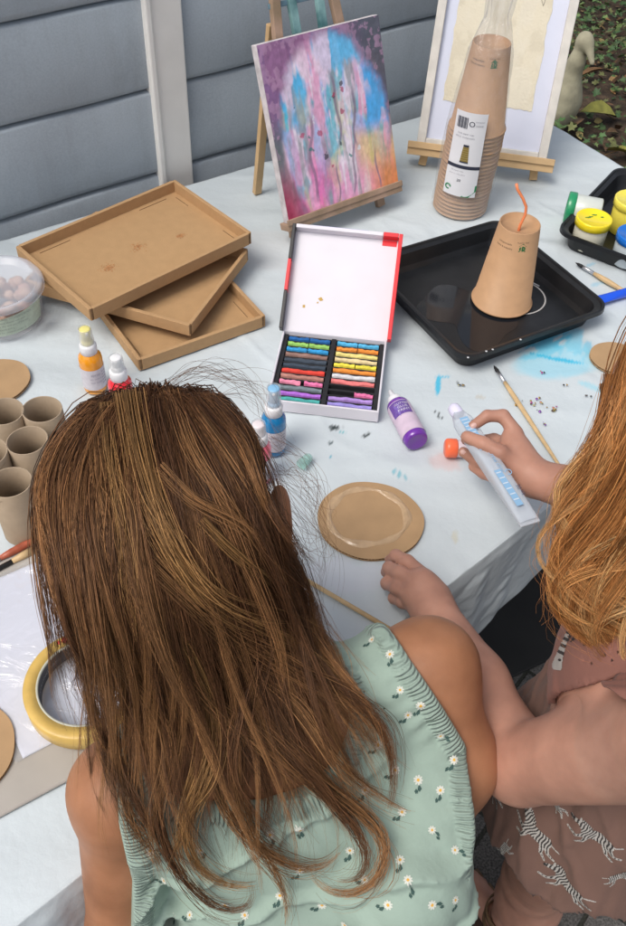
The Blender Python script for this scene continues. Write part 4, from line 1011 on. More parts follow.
# ---- orange pot lying behind the hand
oa, ob = P(447, 448, ZT+.013), P(474, 449, ZT+.012)
g = empty('glitter_pot', (0, 0, 0), 0, 'small pot with neon orange lid lying behind the clear glue tube', 'glitter pot'); lay(g, oa, ob)
mb = MB(); mb.lathe([(0, -.0032), (.0105, -.003), (.0128, -.001), (.0132, .002), (.0132, .012), (.0125, .013)], 40); mb.build('lid', mat('neon_orange_plastic', (.95, .17, .07), .3, sss=.0), g)
mb = MB(); mb.lathe([(.0115, .0128), (.012, .014), (.012, .036), (.0105, .038), (0, .038)], 36); mb.build('jar', mat('pale_pink_jar', (.72, .60, .64), .3), g)
# ---- small clear green cap
g = empty('bottle_cap', (0, 0, 0), 0, 'small translucent green cap lying beside the blue spray bottle', 'cap'); lay(g, P(301, 465, ZT+.0075), P(311, 455, ZT+.0065))
mb = MB(); mb.openlathe([(.0075, 0), (.0078, .002), (.0066, .018), (.0050, .0205), (.001, .021), (.001, .0200), (.0045, .0195), (.0058, .017), (.0068, .002), (.0075, 0)], 28); mb.build('shell', mat('green_clear_plastic', (.45, .75, .68), .1, alpha=.38, spec=.8), g)
# faint empty vial beside it
# ---- brushes and sticks
def brush(name, p_tip, p_end, z0, z1, handle, bristle, ferrule, label, cat='paintbrush', hr=.0032, bl=.016, fl=.022, group='paintbrushes'):
    a, b = P(*p_tip, z0), P(*p_end, z1); g = empty(name, (0, 0, 0), 0, label, cat, group); lay(g, a, b); L = float(np.linalg.norm(b-a))
    mb = MB(); mb.lathe([(.0004, -.001), (.0022, .004), (.0030, .010), (.0026, bl)], 14); mb.build('bristles', bristle, g)
    mb = MB(); mb.lathe([(.0027, bl-.001), (.0030, bl+.004), (.0030, bl+fl)], 18); mb.build('ferrule', ferrule, g)
    mb = MB(); mb.lathe([(.0029, bl+fl-.001), (hr, bl+fl+.012), (hr*1.15, bl+fl+.03), (hr*.85, L*.75), (hr*.55, L-.004), (0, L)], 16); mb.build('handle', handle, g); return g
birch = mat('birch_handle', (.60, .42, .22), .45, var=.15, vscale=60); bb_ = mat('black_bristle', (.015, .015, .017), .7, bump=.5, bscale=600); fe = mat('ferrule_metal', (.6, .6, .62), .3, metal=.9); fb = mat('black_ferrule', (.02, .02, .02), .4)
brush('paintbrush', (494, 366), (568, 479), ZT+.004, ZT+.004, birch, bb_, fe, 'slim wooden paintbrush lying behind the hand with the glue tube')
brush('paintbrush', (576, 263), (634, 297), ZT+.004, ZT+.004, birch, bb_, fe, 'wooden paintbrush with black bristles between the two black trays', hr=.0042)
brush('paintbrush', (-24, 581), (50, 541), ZT+.006, ZT+.006, birch, bb_, fb, 'bare wooden paintbrush with black ferrule before the front tube', hr=.0045, fl=.03)
brush('paintbrush', (-30, 574), (50, 532), ZT+.0065, ZT+.006, mat('red_brown_handle', (.42, .11, .06), .35, var=.25, vscale=80), bb_, fe, 'red-brown handled paintbrush before the front tube', hr=.0045)
st_ = empty('wooden_stick', (0, 0, 0), 0, 'plain round wooden stick lying between the two children', 'stick'); a, b = P(303, 578, ZT+.003), P(398, 634, ZT+.003); lay(st_, a, b)
mb = MB(); mb.lathe([(0, 0), (.0028, .0006), (.0028, float(np.linalg.norm(b-a))), (0, float(np.linalg.norm(b-a))+.0004)], 16); mb.build('shaft', birch, st_)
# blue marker cap / tube by the right tray
g = empty('blue_paint_tube', (0, 0, 0), 0, 'bright blue paint tube with flat crimped end touching the large black tray', 'paint tube'); lay(g, P(594, 301, ZT+.007), P(640, 289, ZT+.007))
u, v = np.meshgrid(np.linspace(0, 2*PI, 33), np.linspace(0, 1, 24)); L = .085; fl_ = sstep(0, .7, v)
gridmesh('tube', .0085*np.cos(u)*(1.25-.35*fl_), .0085*np.sin(u)*(.12+.8*fl_), v*L, mat('blue_plastic', (.01, .09, .72), .3, coat=.4), g)
mb = MB(); mb.lathe([(.0075, L), (.0078, L+.012), (.0, L+.0125)], 24); mb.build('cap', mat('blue_cap', (.01, .04, .35), .35), g)

# ---- bucket of pale stones
bc = at(4, 318); g = empty('plastic_bucket', bc, 0, 'clear plastic bucket with white lid half full of pinkish wooden pieces', 'bucket')
Rb = .066; Hb = .062
plas = mat('bucket_plastic', (.78, .80, .86), .18, alpha=.22, spec=.7)
mb = MB(); mb.openlathe([(0, .001), (Rb-.010, .001), (Rb-.007, .003), (Rb, Hb)], 64); mb.build('wall', plas, g)
mb = MB(); mb.openlathe([(0, Hb-.004), (Rb-.010, Hb-.004), (Rb-.007, Hb-.003), (Rb-.004, Hb+.004), (Rb+.003, Hb+.006), (Rb+.0055, Hb+.003), (Rb+.0055, Hb-.006), (Rb+.004, Hb-.006)], 64); mb.build('lid', mat('milky_lid', (.70, .72, .80), .25, alpha=.42, spec=.6), g)
mb = MB(); V = []
for k in range(25): a = R_(-92)+k/24*1.5; V += [((Rb-.0035)*math.cos(a), (Rb-.0035)*math.sin(a), .012+.004*k/24), ((Rb+.0006)*math.cos(a), (Rb+.0006)*math.sin(a), .044+.010*k/24)]
mb.add(V, [(2*k, 2*k+2, 2*k+3, 2*k+1) for k in range(24)], 0, None, True); mb.build('label', mat('pale_green_label', (.50, .58, .48), .5, var=.15, vscale=120), g)
mb = MB()
for i, s_ in enumerate(('NATURAL WOODEN BEADS', 'assorted shapes and sizes', 'keep dry and out of the sun', 'contents 250 g', 'not for children under 3')):
    V, Fs = text_geo(s_, .0046); W_ = []
    for vx, vy, _ in V:
        a = R_(-80)+vx/Rb; z = .044-i*.0062+vy; r_ = Rb-.0038+.0045*z/.05+.0009; W_.append((r_*math.cos(a), r_*math.sin(a), z))
    mb.add(W_, Fs)
mb.build('lettering', mat('grey_green_ink', (.22, .26, .22), .6), g)
rg = random.Random(5)
base = None
for k in range(60):
    a = rg.uniform(0, 2*PI); r = (Rb-.020)*math.sqrt(rg.uniform(.25, 1)); z = .011+.034*rg.random()
    c_ = [(.60, .38, .27), (.55, .32, .24), (.66, .45, .33)][k % 3]
    mb = MB(); rr_ = rg.uniform(.008, .011); mb.lathe([(0, -rr_*.8), (rr_*.7, -rr_*.6), (rr_, 0), (rr_*.75, rr_*.55), (0, rr_*.75)], 12, T(r*math.cos(a), r*math.sin(a), z, rg.uniform(0, 3), rg.uniform(0, 3), 0))
    o = mb.build('wooden_piece', mat('piece_%d' % (k % 3), c_, .6), g)

# ---- second tray with paint pots
t2 = paint_tray((.594, 1.404, ZT), R_(-33), .285, .285, .036, 'smaller looking black plastic tray at the right edge holding paint pots'); t2['label'] = 'black plastic tray at the right edge holding the paint pots'
def pot(loc, lidc, bodyc, name, label, r=.030, H=.055, rx=0, ry=0, rz=0, spots=None):
    g = empty('paint_pot', loc, rz, label, 'paint pot', 'finger paint pots in the tray'); g.rotation_euler = (rx, ry, rz)
    mb = MB(); mb.lathe([(0, 0), (r-.004, 0), (r-.002, .002), (r-.0015, H-.012), (r-.003, H-.010)], 44); mb.build('jar', mat(name+'_jar', bodyc, .35, var=.06, vscale=50, coat=.3), g)
    mb = MB(); mb.lathe([(r-.0005, H-.014), (r+.0008, H-.013), (r+.0008, H-.001), (r, H), (r-.002, H+.0003), (r-.0035, H-.0014), (0, H-.0016)], 52); ld = mb.build('lid', mat(name+'_lid', lidc, .3, coat=.3), g)
    if spots:
        for k, (x, y, s, a) in enumerate(spots):
            mb = MB(); mb.add([(x+s*math.cos(t)*(1.6), y+s*math.sin(t)*.55+.4*x*math.cos(t*.5)*.2, H-.0010) for t in np.linspace(0, 2*PI, 12, endpoint=False)], [tuple(range(12))], 0, None); mb.build('paint_spot', mat('green_paint_spot', (.02, .22, .04), .3), ld)
    return g
zt2 = ZT+.0025
q = P(594, 219, zt2+.052)
pot((q[0], q[1], zt2), (.90, .72, .02), (.70, .68, .55), 'yellow', 'paint pot with flat yellow lid spotted with green paint', spots=((-.010, .001, .0035, 0), (-.005, .004, .0028, 0), (.002, .010, .003, 0), (.014, .004, .0018, 0)))
q = P(635, 236, zt2+.050)
pot((q[0], q[1], zt2), (.01, .16, .62), (.55, .62, .66), 'blue', 'paint pot with bright blue lid beside the yellow one')
q = P(566, 216, zt2+.030)
pot((q[0], q[1], zt2+.030), (.02, .28, .12), (.62, .66, .62), 'green', 'paint pot with green lid lying on its side behind the yellow one', r=.027, H=.060, ry=R_(-90), rz=R_(-14))
g_ = [o for o in bpy.data.objects if o.get('label', '').startswith('paint pot with green lid')][0]; g_.location = tuple(P(570, 208, zt2+.029)+np.array([.052, -.012, 0]))
g_ = bpy.context.scene.objects[-1]
q = P(632, 205, zt2+.050)
pot((q[0], q[1], zt2), (.86, .74, .10), (.85, .72, .10), 'lemon', 'translucent lemon yellow tub at the far right edge of the photo', r=.032, H=.062)

# ---- sequins and glitter crumbs
rg = random.Random(21)
scol = [(.45, .28, .08), (.55, .10, .35), (.30, .12, .45), (.05, .05, .05), (.65, .55, .15), (.7, .25, .2), (.12, .08, .06)]
snm = ['gold', 'magenta', 'violet', 'black', 'yellow', 'coral', 'brown']
cl_ = [(536, 404, 12, 14, 'beside the slim paintbrush'), (553, 409, 6, 10, 'right of the slim paintbrush'), (519, 403, 6, 8, 'left of the slim paintbrush'), (543, 373, 9, 3, 'below the big black tray'), (565, 386, 3, 2, 'below the cyan stain'), (545, 424, 4, 4, 'behind the hand'), (590, 397, 3, 2, 'near the face'), (460, 385, 4, 3, 'above the clear glue tube')]
shp = [('round', 9), ('square', 4), ('three-cornered', 3), ('five-sided', 5)]
for cx, cy, sp, n, where in cl_:
    combos = [(a, b) for a in range(7) for b in range(4)]; rg.shuffle(combos)
    for k in range(n):
        q = P(cx+rg.gauss(0, sp*.45), cy+rg.gauss(0, sp*.3), ZT); r = rg.uniform(.0010, .0024); c_, sh = combos[k]
        mb = MB(); mb.lathe([(r*.3, .0002), (r, .0), (r, .0005), (r*.3, .0006)], shp[sh][1], T(0, 0, 0, rg.uniform(-.4, .4), rg.uniform(-.4, .4)))
        o = mb.build('sequin', mat('sequin_'+snm[c_], scol[c_], .25, metal=.5)); o.location = (q[0], q[1], ZT+.0006); o.rotation_euler = (0, 0, rg.uniform(0, 3))
        tag(o, 'tiny %s %s sequin on the drop cloth %s' % (shp[sh][0], snm[c_], where), 'sequin', 'loose sequins '+where)
# ================================================================ PEOPLE
def skin_mat(name, col, warm):
    m = mat(name, col, .48, var=.16, vscale=24, bump=.25, bscale=380, bdist=.0007, sss=.12, spec=.35, col2=warm)
    return m
skinA = skin_mat('tanned_skin', (.335, .15, .077), (.41, .19, .10)); skinB = skin_mat('pink_skin', (.43, .22, .16), (.52, .275, .20))
def arr(*p): return np.array(p, float)

# ---------------- child A (back to the camera, long brown hair)
hA = D(181, 528, .757)                       # centre of the head
fA = arr(-.10, .82, -.50); AX = axes(fA)     # looks down at the table
shR, shL = D(428, 668, .835), D(122, 790, .775)
mid = (shR+shL)/2; side = (shR-shL)/np.linalg.norm(shR-shL); fwd = np.cross(arr(0, 0, 1), side); fwd /= np.linalg.norm(fwd)
C7 = mid+fwd*.0+arr(0, 0, .018)
chest = mid-fwd*.005+arr(0, 0, -.09); hip = mid-fwd*.135+arr(.0, 0, -.36)
TA = np.stack([side, fwd, arr(0, 0, 1)], 1)
lean = axes(-(hip-chest)*0+fwd, (chest-hip)/np.linalg.norm(chest-hip))
elbR = D(436, 812, .885); wrR = elbR+fwd*.06+side*-.09+arr(0, 0, -.13)
tri = D(447, 762, .855)
elbL = shL-side*.035-fwd*.045+arr(0, 0, -.185); wrL = elbL+fwd*.10-arr(0, 0, .15)+side*.02
up_ = (chest-hip)/np.linalg.norm(chest-hip); LB = np.stack([side, np.cross(up_, side), up_], 1)
def handle_hand(p, w, d, s=1):
    d = np.asarray(d, float)/np.linalg.norm(d); n = np.cross(d, arr(0, 0, 1)); n = n/np.linalg.norm(n)
    pe = w+d*.055; r = sd_cone(p, w, w+d*.045, .017, .020)
    for i, k in enumerate((-.021, -.007, .007, .021)):
        L = (.048, .056, .052, .040)[i]; a = w+d*.05+n*k; b = a+d*L*.55; c = b+d*L*.4+arr(0, 0, -.012)
        r = smin(r, smin(sd_cone(p, a, b, .0085, .0075), sd_cone(p, b, c, .0075, .006), .004), .006)
    a = w+d*.02+n*-.02; r = smin(r, sd_cone(p, a, a+d*.03+n*-.018, .010, .0075), .008)
    return r
def headsdf(p, h, AXh, s=1.0):
    d = sd_ell(p, h, arr(.073, .092, .090)*s, AXh)
    def L(x, y, z): return h+AXh@(arr(x, y, z)*s)
    d = smin(d, sd_ell(p, L(0, .030, -.045), arr(.055, .058, .062)*s, AXh), .03)        # jaw and cheeks
    d = smin(d, sd_cone(p, L(0, .088, .0), L(0, .100, -.026), .008*s, .0105*s), .012)   # nose
    for sx in (-1, 1):
        d = smin(d, sd_ell(p, L(sx*.034, .070, -.035), arr(.022, .02, .02)*s, AXh), .015)
        d = smax(d, -sd_ell(p, L(sx*.030, .092, .0), arr(.016, .011, .010)*s, AXh), .008)
        d = smin(d, sd_ell(p, L(sx*.030, .077, .0), arr(.012, .011, .009)*s, AXh), .003)
        e = sd_ell(p, L(sx*.084, -.004, .004), arr(.011, .021, .032)*s, AXh)
        e = smax(e, -sd_ell(p, L(sx*.097, .002, .008), arr(.010, .011, .018)*s, AXh), .004)
        d = smin(d, e, .006)
    for z, r in ((-.047, .0065), (-.056, .0075)): d = smin(d, sd_ell(p, L(0, .082, z), arr(.021, .009, r)*s, AXh), .004)
    return smin(d, sd_ell(p, L(0, .066, -.085), arr(.020, .018, .016)*s, AXh), .02)
def torsoA(p):
    d = sd_ell(p, chest, (.112, .072, .125), LB)
    d = smin(d, sd_ell(p, (chest+hip)/2, (.098, .068, .13), LB), .05)
    d = smin(d, sd_ell(p, hip, (.112, .088, .11), LB), .05)
    for s_, e_ in ((shR, elbR), (shL, elbL)):
        d = smin(d, sd_cone(p, mid+arr(0, 0, .0), s_, .045, .040), .045)
    d = smin(d, sd_ell(p, (shR+mid)/2-fwd*.035+arr(0, 0, -.045), (.05, .03, .05), LB), .03)     # shoulder blades
    d = smin(d, sd_ell(p, (shL+mid)/2-fwd*.035+arr(0, 0, -.045), (.05, .03, .05), LB), .03)
    return d
def bodyA(p):
    d = torsoA(p)
    d = smin(d, sd_cone(p, C7, hA-AX@arr(0, .02, .04), .036, .038), .035)
    d = smin(d, headsdf(p, hA, AX), .02)
    tri = D(447, 762, .855); a = smin(smin(sd_cone(p, shR, tri, .043, .043), sd_cone(p, tri, elbR, .042, .034), .03), sd_cone(p, elbR, wrR, .032, .021), .015); d = smin(d, a, .03)
    a = smin(sd_cone(p, shL, elbL, .040, .032), sd_cone(p, elbL, wrL, .031, .021), .015); d = smin(d, a, .03)
    d = smin(d, handle_hand(p, wrR, wrR-elbR), .01); d = smin(d, handle_hand(p, wrL, wrL-elbL), .01)
    return d
def legs(p, hp, sd, fw, zf=.03):
    d = None
    for s_ in (-1, 1):
        h0 = hp+sd*s_*.052-arr(0, 0, .05); kn = arr(*(h0[:2]+fw[:2]*.02), h0[2]*.52+.01); an = arr(*(h0[:2]-fw[:2]*.01+sd[:2]*s_*.005), .075)
        a = smin(sd_cone(p, h0, kn, .068, .046), sd_cone(p, kn, an, .043, .028), .02)
        a = smin(a, sd_cone(p, (kn+an)/2+arr(0, 0, .05)-fw*.014, (kn+an)/2-fw*.01, .038, .026), .03)
        ft = an+fw*.10-arr(0, 0, .045); a = smin(a, sd_cone(p, an-arr(0, 0, .038)-fw*.012, ft, .026, .022), .02)
        d = a if d is None else smin(d, a, .02)
    return d
def cat_mesh(parts):
    V = []; Q = []; n = 0
    for v, f in parts: V.append(v); Q.append(f+n); n += len(v)
    return np.concatenate(V), np.concatenate(Q)
gA = empty('person', (hip[0], hip[1], 0), 0, 'child with long streaked brown hair and mint daisy top, seen from behind', 'person')
def local(o, g):
    M = Matrix.Translation(-Vector(g.location)); o.data.transform(M); o.parent = g; return o
allA = lambda p: smin(bodyA(p), legs(p, hip, side, fwd), .03)
v1, f1 = surfnet(bodyA, np.minimum(np.minimum(hA, hip)-.17, np.minimum(wrR, wrL)-.1), np.maximum(np.maximum(hA, shR)+.13, hip+.17), .0042)
lo = hip-arr(.18, .18, 0); v2, f2 = surfnet(lambda p: smin(smin(torsoA(p), 9, .01), legs(p, hip, side, fwd), .03), arr(lo[0], lo[1], -.005), arr(hip[0]+.2, hip[1]+.24, hip[2]-.05), .007)
V, Fq = cat_mesh([(v1, f1), (v2, f2)])
local(rawmesh('body', V, Fq, skinA), gA)
print('A joints', hA.round(3), shR.round(3), shL.round(3), hip.round(3), elbR.round(3), elbL.round(3))

# ---- top of child A : region given on the back in (sideways, up) coordinates of the torso
def uw(p): q = p-mid; return q@side, q@up_
def img_uw(pts):
    q, _, _ = trace(lambda p: topA_shape(p), [a for a, b in pts], [b for a, b in pts]); return np.stack(uw(q), 1)
def poly_sd(x, y, poly, want_arc=False):
    d = np.full(x.shape, 1e9); ins = np.zeros(x.shape, bool); n = len(poly); arc = np.zeros(x.shape); acc = 0.
    for i in range(n):
        a = poly[i]; b = poly[(i+1) % n]; e = b-a; L2 = e@e+1e-12
        t = np.clip(((x-a[0])*e[0]+(y-a[1])*e[1])/L2, 0, 1); dd = (x-a[0]-t*e[0])**2+(y-a[1]-t*e[1])**2; nb = dd < d; d = np.where(nb, dd, d); arc = np.where(nb, acc+t*math.sqrt(L2), arc); acc += math.sqrt(L2)
        c = ((a[1] > y) != (b[1] > y)) & (x < (b[0]-a[0])*(y-a[1])/(b[1]-a[1]+1e-12)+a[0]); ins ^= c
    if want_arc: return np.where(ins, -1, 1)*np.sqrt(d), arc
    return np.where(ins, -1, 1)*np.sqrt(d)
def topA_shape(p):
    u, w_ = uw(p)
    d = torsoA(p)
    body2 = sd_ell(p, hip, (.150, .115, .16), LB)
    d = smin(d, sd_cone(p, chest-up_*.03+side*.006, hip+up_*.02+side*.012, .108, .150), .05)
    d = smin(d, body2, .05)
    d = smin(d, smin(sd_cone(p, D(398, 690, .875), D(424, 765, .845), .040, .047), sd_cone(p, D(422, 765, .845), D(404, 880, .80), .046, .050), .02), .04)
    d = smin(d, smin(smin(smin(torsoA(p), sd_cone(p, C7, hA-AX@arr(0, .02, .04), .036, .038), .035), sd_cone(p, shR, tri, .043, .043), .03), sd_cone(p, shL, elbL, .040, .032), .03)+.0025, .008)
    fold = .0035*np.sin(u*75+3*np.sin(w_*14+1)+w_*20)*sstep(.02, -.16, w_)+.020*(fbm(u*15+2+w_*6, w_*8-u*5, 0, seed=81, o=3)-.5)+.008*np.clip(1-np.abs(np.sin(w_*46-u*38+2.5*np.sin(u*9)+4*fbm(u*9, w_*9, 0, seed=83, o=2)))*2.2, 0, 1)*sstep(.05, -.10, w_)+.0035*(fbm(u*55+w_*25, w_*14, 0, seed=84, o=3)-.5)
    return d-.0085-np.maximum(fold, -.0045)
REG = img_uw([(347, 634), (372, 624), (384, 630), (412, 662), (446, 712), (468, 748), (474, 800), (476, 860), (474, 920), (300, 924), (150, 924), (133, 885), (120, 830), (117, 790), (122, 762), (140, 752), (152, 790), (200, 805), (262, 806), (318, 795), (341, 762), (350, 725), (342, 690), (330, 660)])
k = int(np.argmin(REG[:, 1])); wlow = REG[8:11, 1].mean()
print('REG', REG.round(3).tolist()); u_t = REG[3][0]; u_n = REG[-1][0]
REG[0] = (u_n+.012, .16); REG[1] = ((u_n+u_t)/2, .16); REG[2] = (u_t-.018, .16)
REG[8] = (REG[8][0]+.01, wlow); REG[9] = (REG[9][0], wlow); REG[10] = (REG[10][0]-.0, wlow)
REGX = np.concatenate([REG[:8], [[.19, wlow-.03], [.19, -.50], [-.19, -.50], [-.19, wlow-.03]], REG[11:]])
def topA(p):
    u, w_ = uw(p)
    pd, arc = poly_sd(u, w_, REGX, True)
    ridge = .0024*np.sin(arc*2*PI/.017+2*np.sin(arc*40))*np.exp(np.minimum(pd, 0)/.030)*sstep(-.006, -.016, pd)+.0022*sstep(-.020, -.015, pd)*sstep(-.001, -.006, pd)   # gathers below the elastic edge
    d = topA_shape(p)-ridge
    return smax(smax(d, pd, .003), -(torsoA(p)-.0015), .001)
v, f = surfnet(topA, np.minimum(hip-.17, shL-.06)-arr(0, 0, .12), np.maximum(hip+.17, shR+.07), .0032)
v_u, v_w = uw(v); pdv, arcv = poly_sd(v_u, v_w, REGX, True)
mint = mat('mint_cotton', (.30, .395, .335), .85, var=.06, vscale=30, bump=.35, bscale=260, bdist=.0012, sheen=.08)
mintm = [mint, mat('daisy_white', (.60, .62, .56), .85), mat('daisy_yellow', (.68, .38, .06), .85), mat('stem_dark', (.045, .09, .08), .85)]
def decals(V, Fq, res_mats, items, size_fn):
    """prints on cloth: small patches of cells laid on the nearest cloth, kept in the cloth's own mesh"""
    bvh = BVHTree.FromPolygons([tuple(x) for x in V], [tuple(x) for x in Fq])
    VV = []; FF = []; MI = []; n = len(V)
    for (c, nrm, upv, fn, w, h, rs) in items:
        nrm = Vector(nrm).normalized(); upv = Vector(upv); x = upv.cross(nrm).normalized(); y = nrm.cross(x)
        nx_, ny_ = int(w/rs), int(h/rs); cx = (np.arange(nx_)+.5)*rs-w/2; cy = (np.arange(ny_)+.5)*rs-h/2
        gx, gy = np.meshgrid(cx, cy); ids = fn(gx, gy)
        vid = {}
        def vert(i, j):
            if (i, j) in vid: return vid[(i, j)]
            o = Vector(c)+x*(i*rs-w/2)+y*(j*rs-h/2)+nrm*.03
            hit, nn, _, _ = bvh.ray_cast(o, -nrm, .07)
            if hit is None: vid[(i, j)] = None; return None
            VV.append(tuple(hit+nn*.0005*(1 if nn.dot(nrm) > 0 else -1))); vid[(i, j)] = n+len(VV)-1; return vid[(i, j)]
        for j, i in np.argwhere(ids > 0):
            q = [vert(i, j), vert(i+1, j), vert(i+1, j+1), vert(i, j+1)]
            if None in q: continue
            FF.append(q); MI.append(ids[j, i])
    return np.array(VV).reshape(-1, 3), np.array(FF, int).reshape(-1, 4), MI
def daisy(rot, sc, ph):
    def fn(x, y):
        c, s = math.cos(rot), math.sin(rot); X = (x*c+y*s)/sc; Y = (-x*s+y*c)/sc
        out = np.zeros(x.shape, int)
        st = (np.abs(X+.12*np.sin(Y*6)*.02-.02*(Y+.01)*8) < .00045) & (Y < -.003) & (Y > -.0135); lf = (np.abs(X-.0018) < .0022-np.abs(Y+.0085)*.6) | (np.abs(X+.0018) < .0018-np.abs(Y+.0115)*.6)
        out[st | lf] = 3
        r = np.hypot(X, Y); th_ = np.arctan2(Y, X)
        out[r < .0052*(.62+.38*np.abs(np.cos(th_*4.5+ph)))] = 1; out[r < .0016] = 2
        return out
    return fn
items = []
pxs = [(390, 655), (400, 690), (420, 705), (362, 700), (408, 715), (440, 735), (452, 760), (418, 780), (395, 770), (365, 790), (402, 812), (440, 790), (432, 830), (455, 850), (408, 880), (388, 905), (432, 905), (350, 850), (365, 880), (300, 830), (322, 905), (270, 835), (245, 915), (225, 905), (165, 880), (200, 850), (190, 915), (150, 850), (345, 925), (300, 870), (140, 815), (455, 900), (378, 745), (345, 815), (280, 895), (372, 640), (400, 860)]
q, dr, bd_ = trace(topA_shape, [a for a, b in pxs], [b for a, b in pxs])
rg = random.Random(12)
def grad(f, p, e=.002):
    g = np.stack([f(p+arr(*(np.eye(3)[i]*e)))-f(p-arr(*(np.eye(3)[i]*e))) for i in range(3)], -1); return g/np.linalg.norm(g, axis=-1, keepdims=True)
G = grad(topA_shape, q)
for c_, n_ in zip(q, G): items.append((c_, n_, up_, daisy(rg.uniform(-1.2, 1.2), rg.uniform(.68, .86), rg.uniform(0, 6)), .028, .028, .00045))
# more flowers round the unseen sides
for k in range(50):
    a = rg.uniform(-.6, PI+.6); w0 = rg.uniform(-.36, -.1); c_ = chest+up_*(w0+.08)+(side*math.cos(a)+fwd*math.sin(a))*.11; n_ = side*math.cos(a)+fwd*math.sin(a)
    items.append((c_, n_, up_, daisy(rg.uniform(-1.2, 1.2), 1, 0), .034, .034, .0008))
dv, dfc, dmi = decals(v, f, None, items, None)
cc3 = np.zeros((len(v)+len(dv), 3)); cc3[:len(v), 0] = sstep(-.021, -.017, pdv)*sstep(0, -.003, pdv); cc3[:len(v), 1] = arcv
o = rawmesh('daisy_top', np.concatenate([v, dv]), np.concatenate([f, dfc]), mintm, mi=np.concatenate([np.zeros(len(f), int), dmi]), col=cc3); local(o, gA)
# fine elastic puckers along the edges of the top
n_ = mint.node_tree.nodes; l_ = mint.node_tree.links
at_ = n_.new('ShaderNodeAttribute'); at_.attribute_name = 'Col'; sp = n_.new('ShaderNodeSeparateColor'); l_.new(at_.outputs['Color'], sp.inputs[0])
m1_ = n_.new('ShaderNodeMath'); m1_.operation = 'MULTIPLY'; m1_.inputs[1].default_value = 2*PI/.0036; l_.new(sp.outputs[1], m1_.inputs[0])
m2_ = n_.new('ShaderNodeMath'); m2_.operation = 'SINE'; l_.new(m1_.outputs[0], m2_.inputs[0])
m3_ = n_.new('ShaderNodeMath'); m3_.operation = 'MULTIPLY'; l_.new(m2_.outputs[0], m3_.inputs[0]); l_.new(sp.outputs[0], m3_.inputs[1])
bq = n_.new('ShaderNodeBump'); bq.inputs['Strength'].default_value = .9; bq.inputs['Distance'].default_value = .0012; l_.new(m3_.outputs[0], bq.inputs['Height'])
b0_ = [q for q in n_ if q.type == 'BUMP' and q != bq][0]; l_.new(bq.outputs[0], b0_.inputs['Normal'])
shA = surfnet(lambda p: np.maximum(smin(sd_ell(p, hip, (.118, .094, .12), LB), legs(p, hip, side, fwd), .03)-.006, arr(0, 0, 1)@(np.zeros(3)) + (hip[2]-.20-p[:, 2])), arr(hip[0]-.2, hip[1]-.2, .2), arr(hip[0]+.2, hip[1]+.24, hip[2]+.05), .006)
local(rawmesh('shorts', shA[0], shA[1], mat('pale_denim', (.20, .26, .33), .9, bump=.3, bscale=300)), gA)

# ---------------- child B (right edge, golden hair, zebra print)
hB = arr(.318, .520, 1.150); fB = arr(-.62, .66, -.42); BX = axes(fB)
bL = D(706, 740, .665); bR = arr(.455, .530, 1.00); bmid = (bL+bR)/2; bside = (bR-bL)/np.linalg.norm(bR-bL); bf = np.cross(arr(0, 0, 1), bside); bf /= np.linalg.norm(bf)
bchest = bmid+arr(0, 0, -.10)+bf*.052; bhip = arr(.352, .447, .60)
bu = (bchest-bhip)/np.linalg.norm(bchest-bhip); BB = np.stack([bside, np.cross(bu, bside), bu], 1)
bel = D(520, 764, .86); bwr = P(434, 612, .802)
rel = arr(.405, .640, .885); rwr = P(533, 478, .838)
def torsoB(p):
    d = sd_ell(p, bchest, (.120, .085, .135), BB); d = smin(d, sd_ell(p, (bchest+bhip)/2, (.10, .08, .14), BB), .05); d = smin(d, sd_ell(p, bhip, (.105, .090, .11), BB), .05)
    for s_ in (bL, bR): d = smin(d, sd_cone(p, bmid, s_, .045, .042), .04)
    return d
def armsB(p):
    a = smin(sd_cone(p, bL, bel, .045, .0375), sd_cone(p, bel, (bel+bwr)/2, .036, .032), .012); a = smin(a, sd_cone(p, (bel+bwr)/2, bwr, .035, .0235), .015)
    b = smin(sd_cone(p, bR, rel, .046, .040), sd_cone(p, rel, rwr, .038, .0225), .02)
    return np.minimum(a, b)
def finger(p, pts, r0, r1, k=.003):
    d = None; n = len(pts)-1
    for i in range(n):
        c = sd_cone(p, pts[i], pts[i+1], r0+(r1-r0)*i/n, r0+(r1-r0)*(i+1)/n); d = c if d is None else smin(d, c, k)
    return d
def PX(l): return [P(*a) for a in l]
lh_f = [PX([(424, 577, .806), (407, 562, .802), (396, 556, .792), (390, 560, .775)]), PX([(418, 585, .812), (400, 573, .808), (389, 568, .795), (386, 572, .776)]),
        PX([(415, 596, .808), (397, 588, .800), (387, 583, .786), (386, 585, .770)]), PX([(420, 606, .800), (403, 602, .790), (394, 598, .777), (394, 598, .766)])]
lh_t = PX([(432, 592, .790), (412, 578, .780), (399, 566, .768), (392, 561, .764)])
def handBL(p):
    d = smin(sd_cone(p, bwr, P(422, 590, .806), .0225, .0200), sd_cone(p, P(432, 598, .800), P(421, 584, .806), .021, .017), .012)
    d = smin(d, sd_cone(p, P(424, 606, .798), P(414, 597, .803), .015, .013), .012)
    for i, fp in enumerate(lh_f): d = smin(d, finger(p, fp, (.0098, .0096, .0092, .0084)[i], (.0066, .0066, .0064, .006)[i]), .0035 if i else .004)
    return smin(d, finger(p, lh_t, .011, .0075), .005)
rh_f = [PX([(516, 433, .868), (503, 416, .877), (487, 416, .876), (473, 426, .868)]), PX([(513, 446, .856), (494, 440, .832), (478, 441, .824), (466, 440, .828)]),
        PX([(511, 460, .845), (494, 466, .822), (476, 461, .814), (463, 452, .822)]), PX([(512, 470, .835), (498, 479, .814), (484, 474, .804), (473, 467, .806)])]
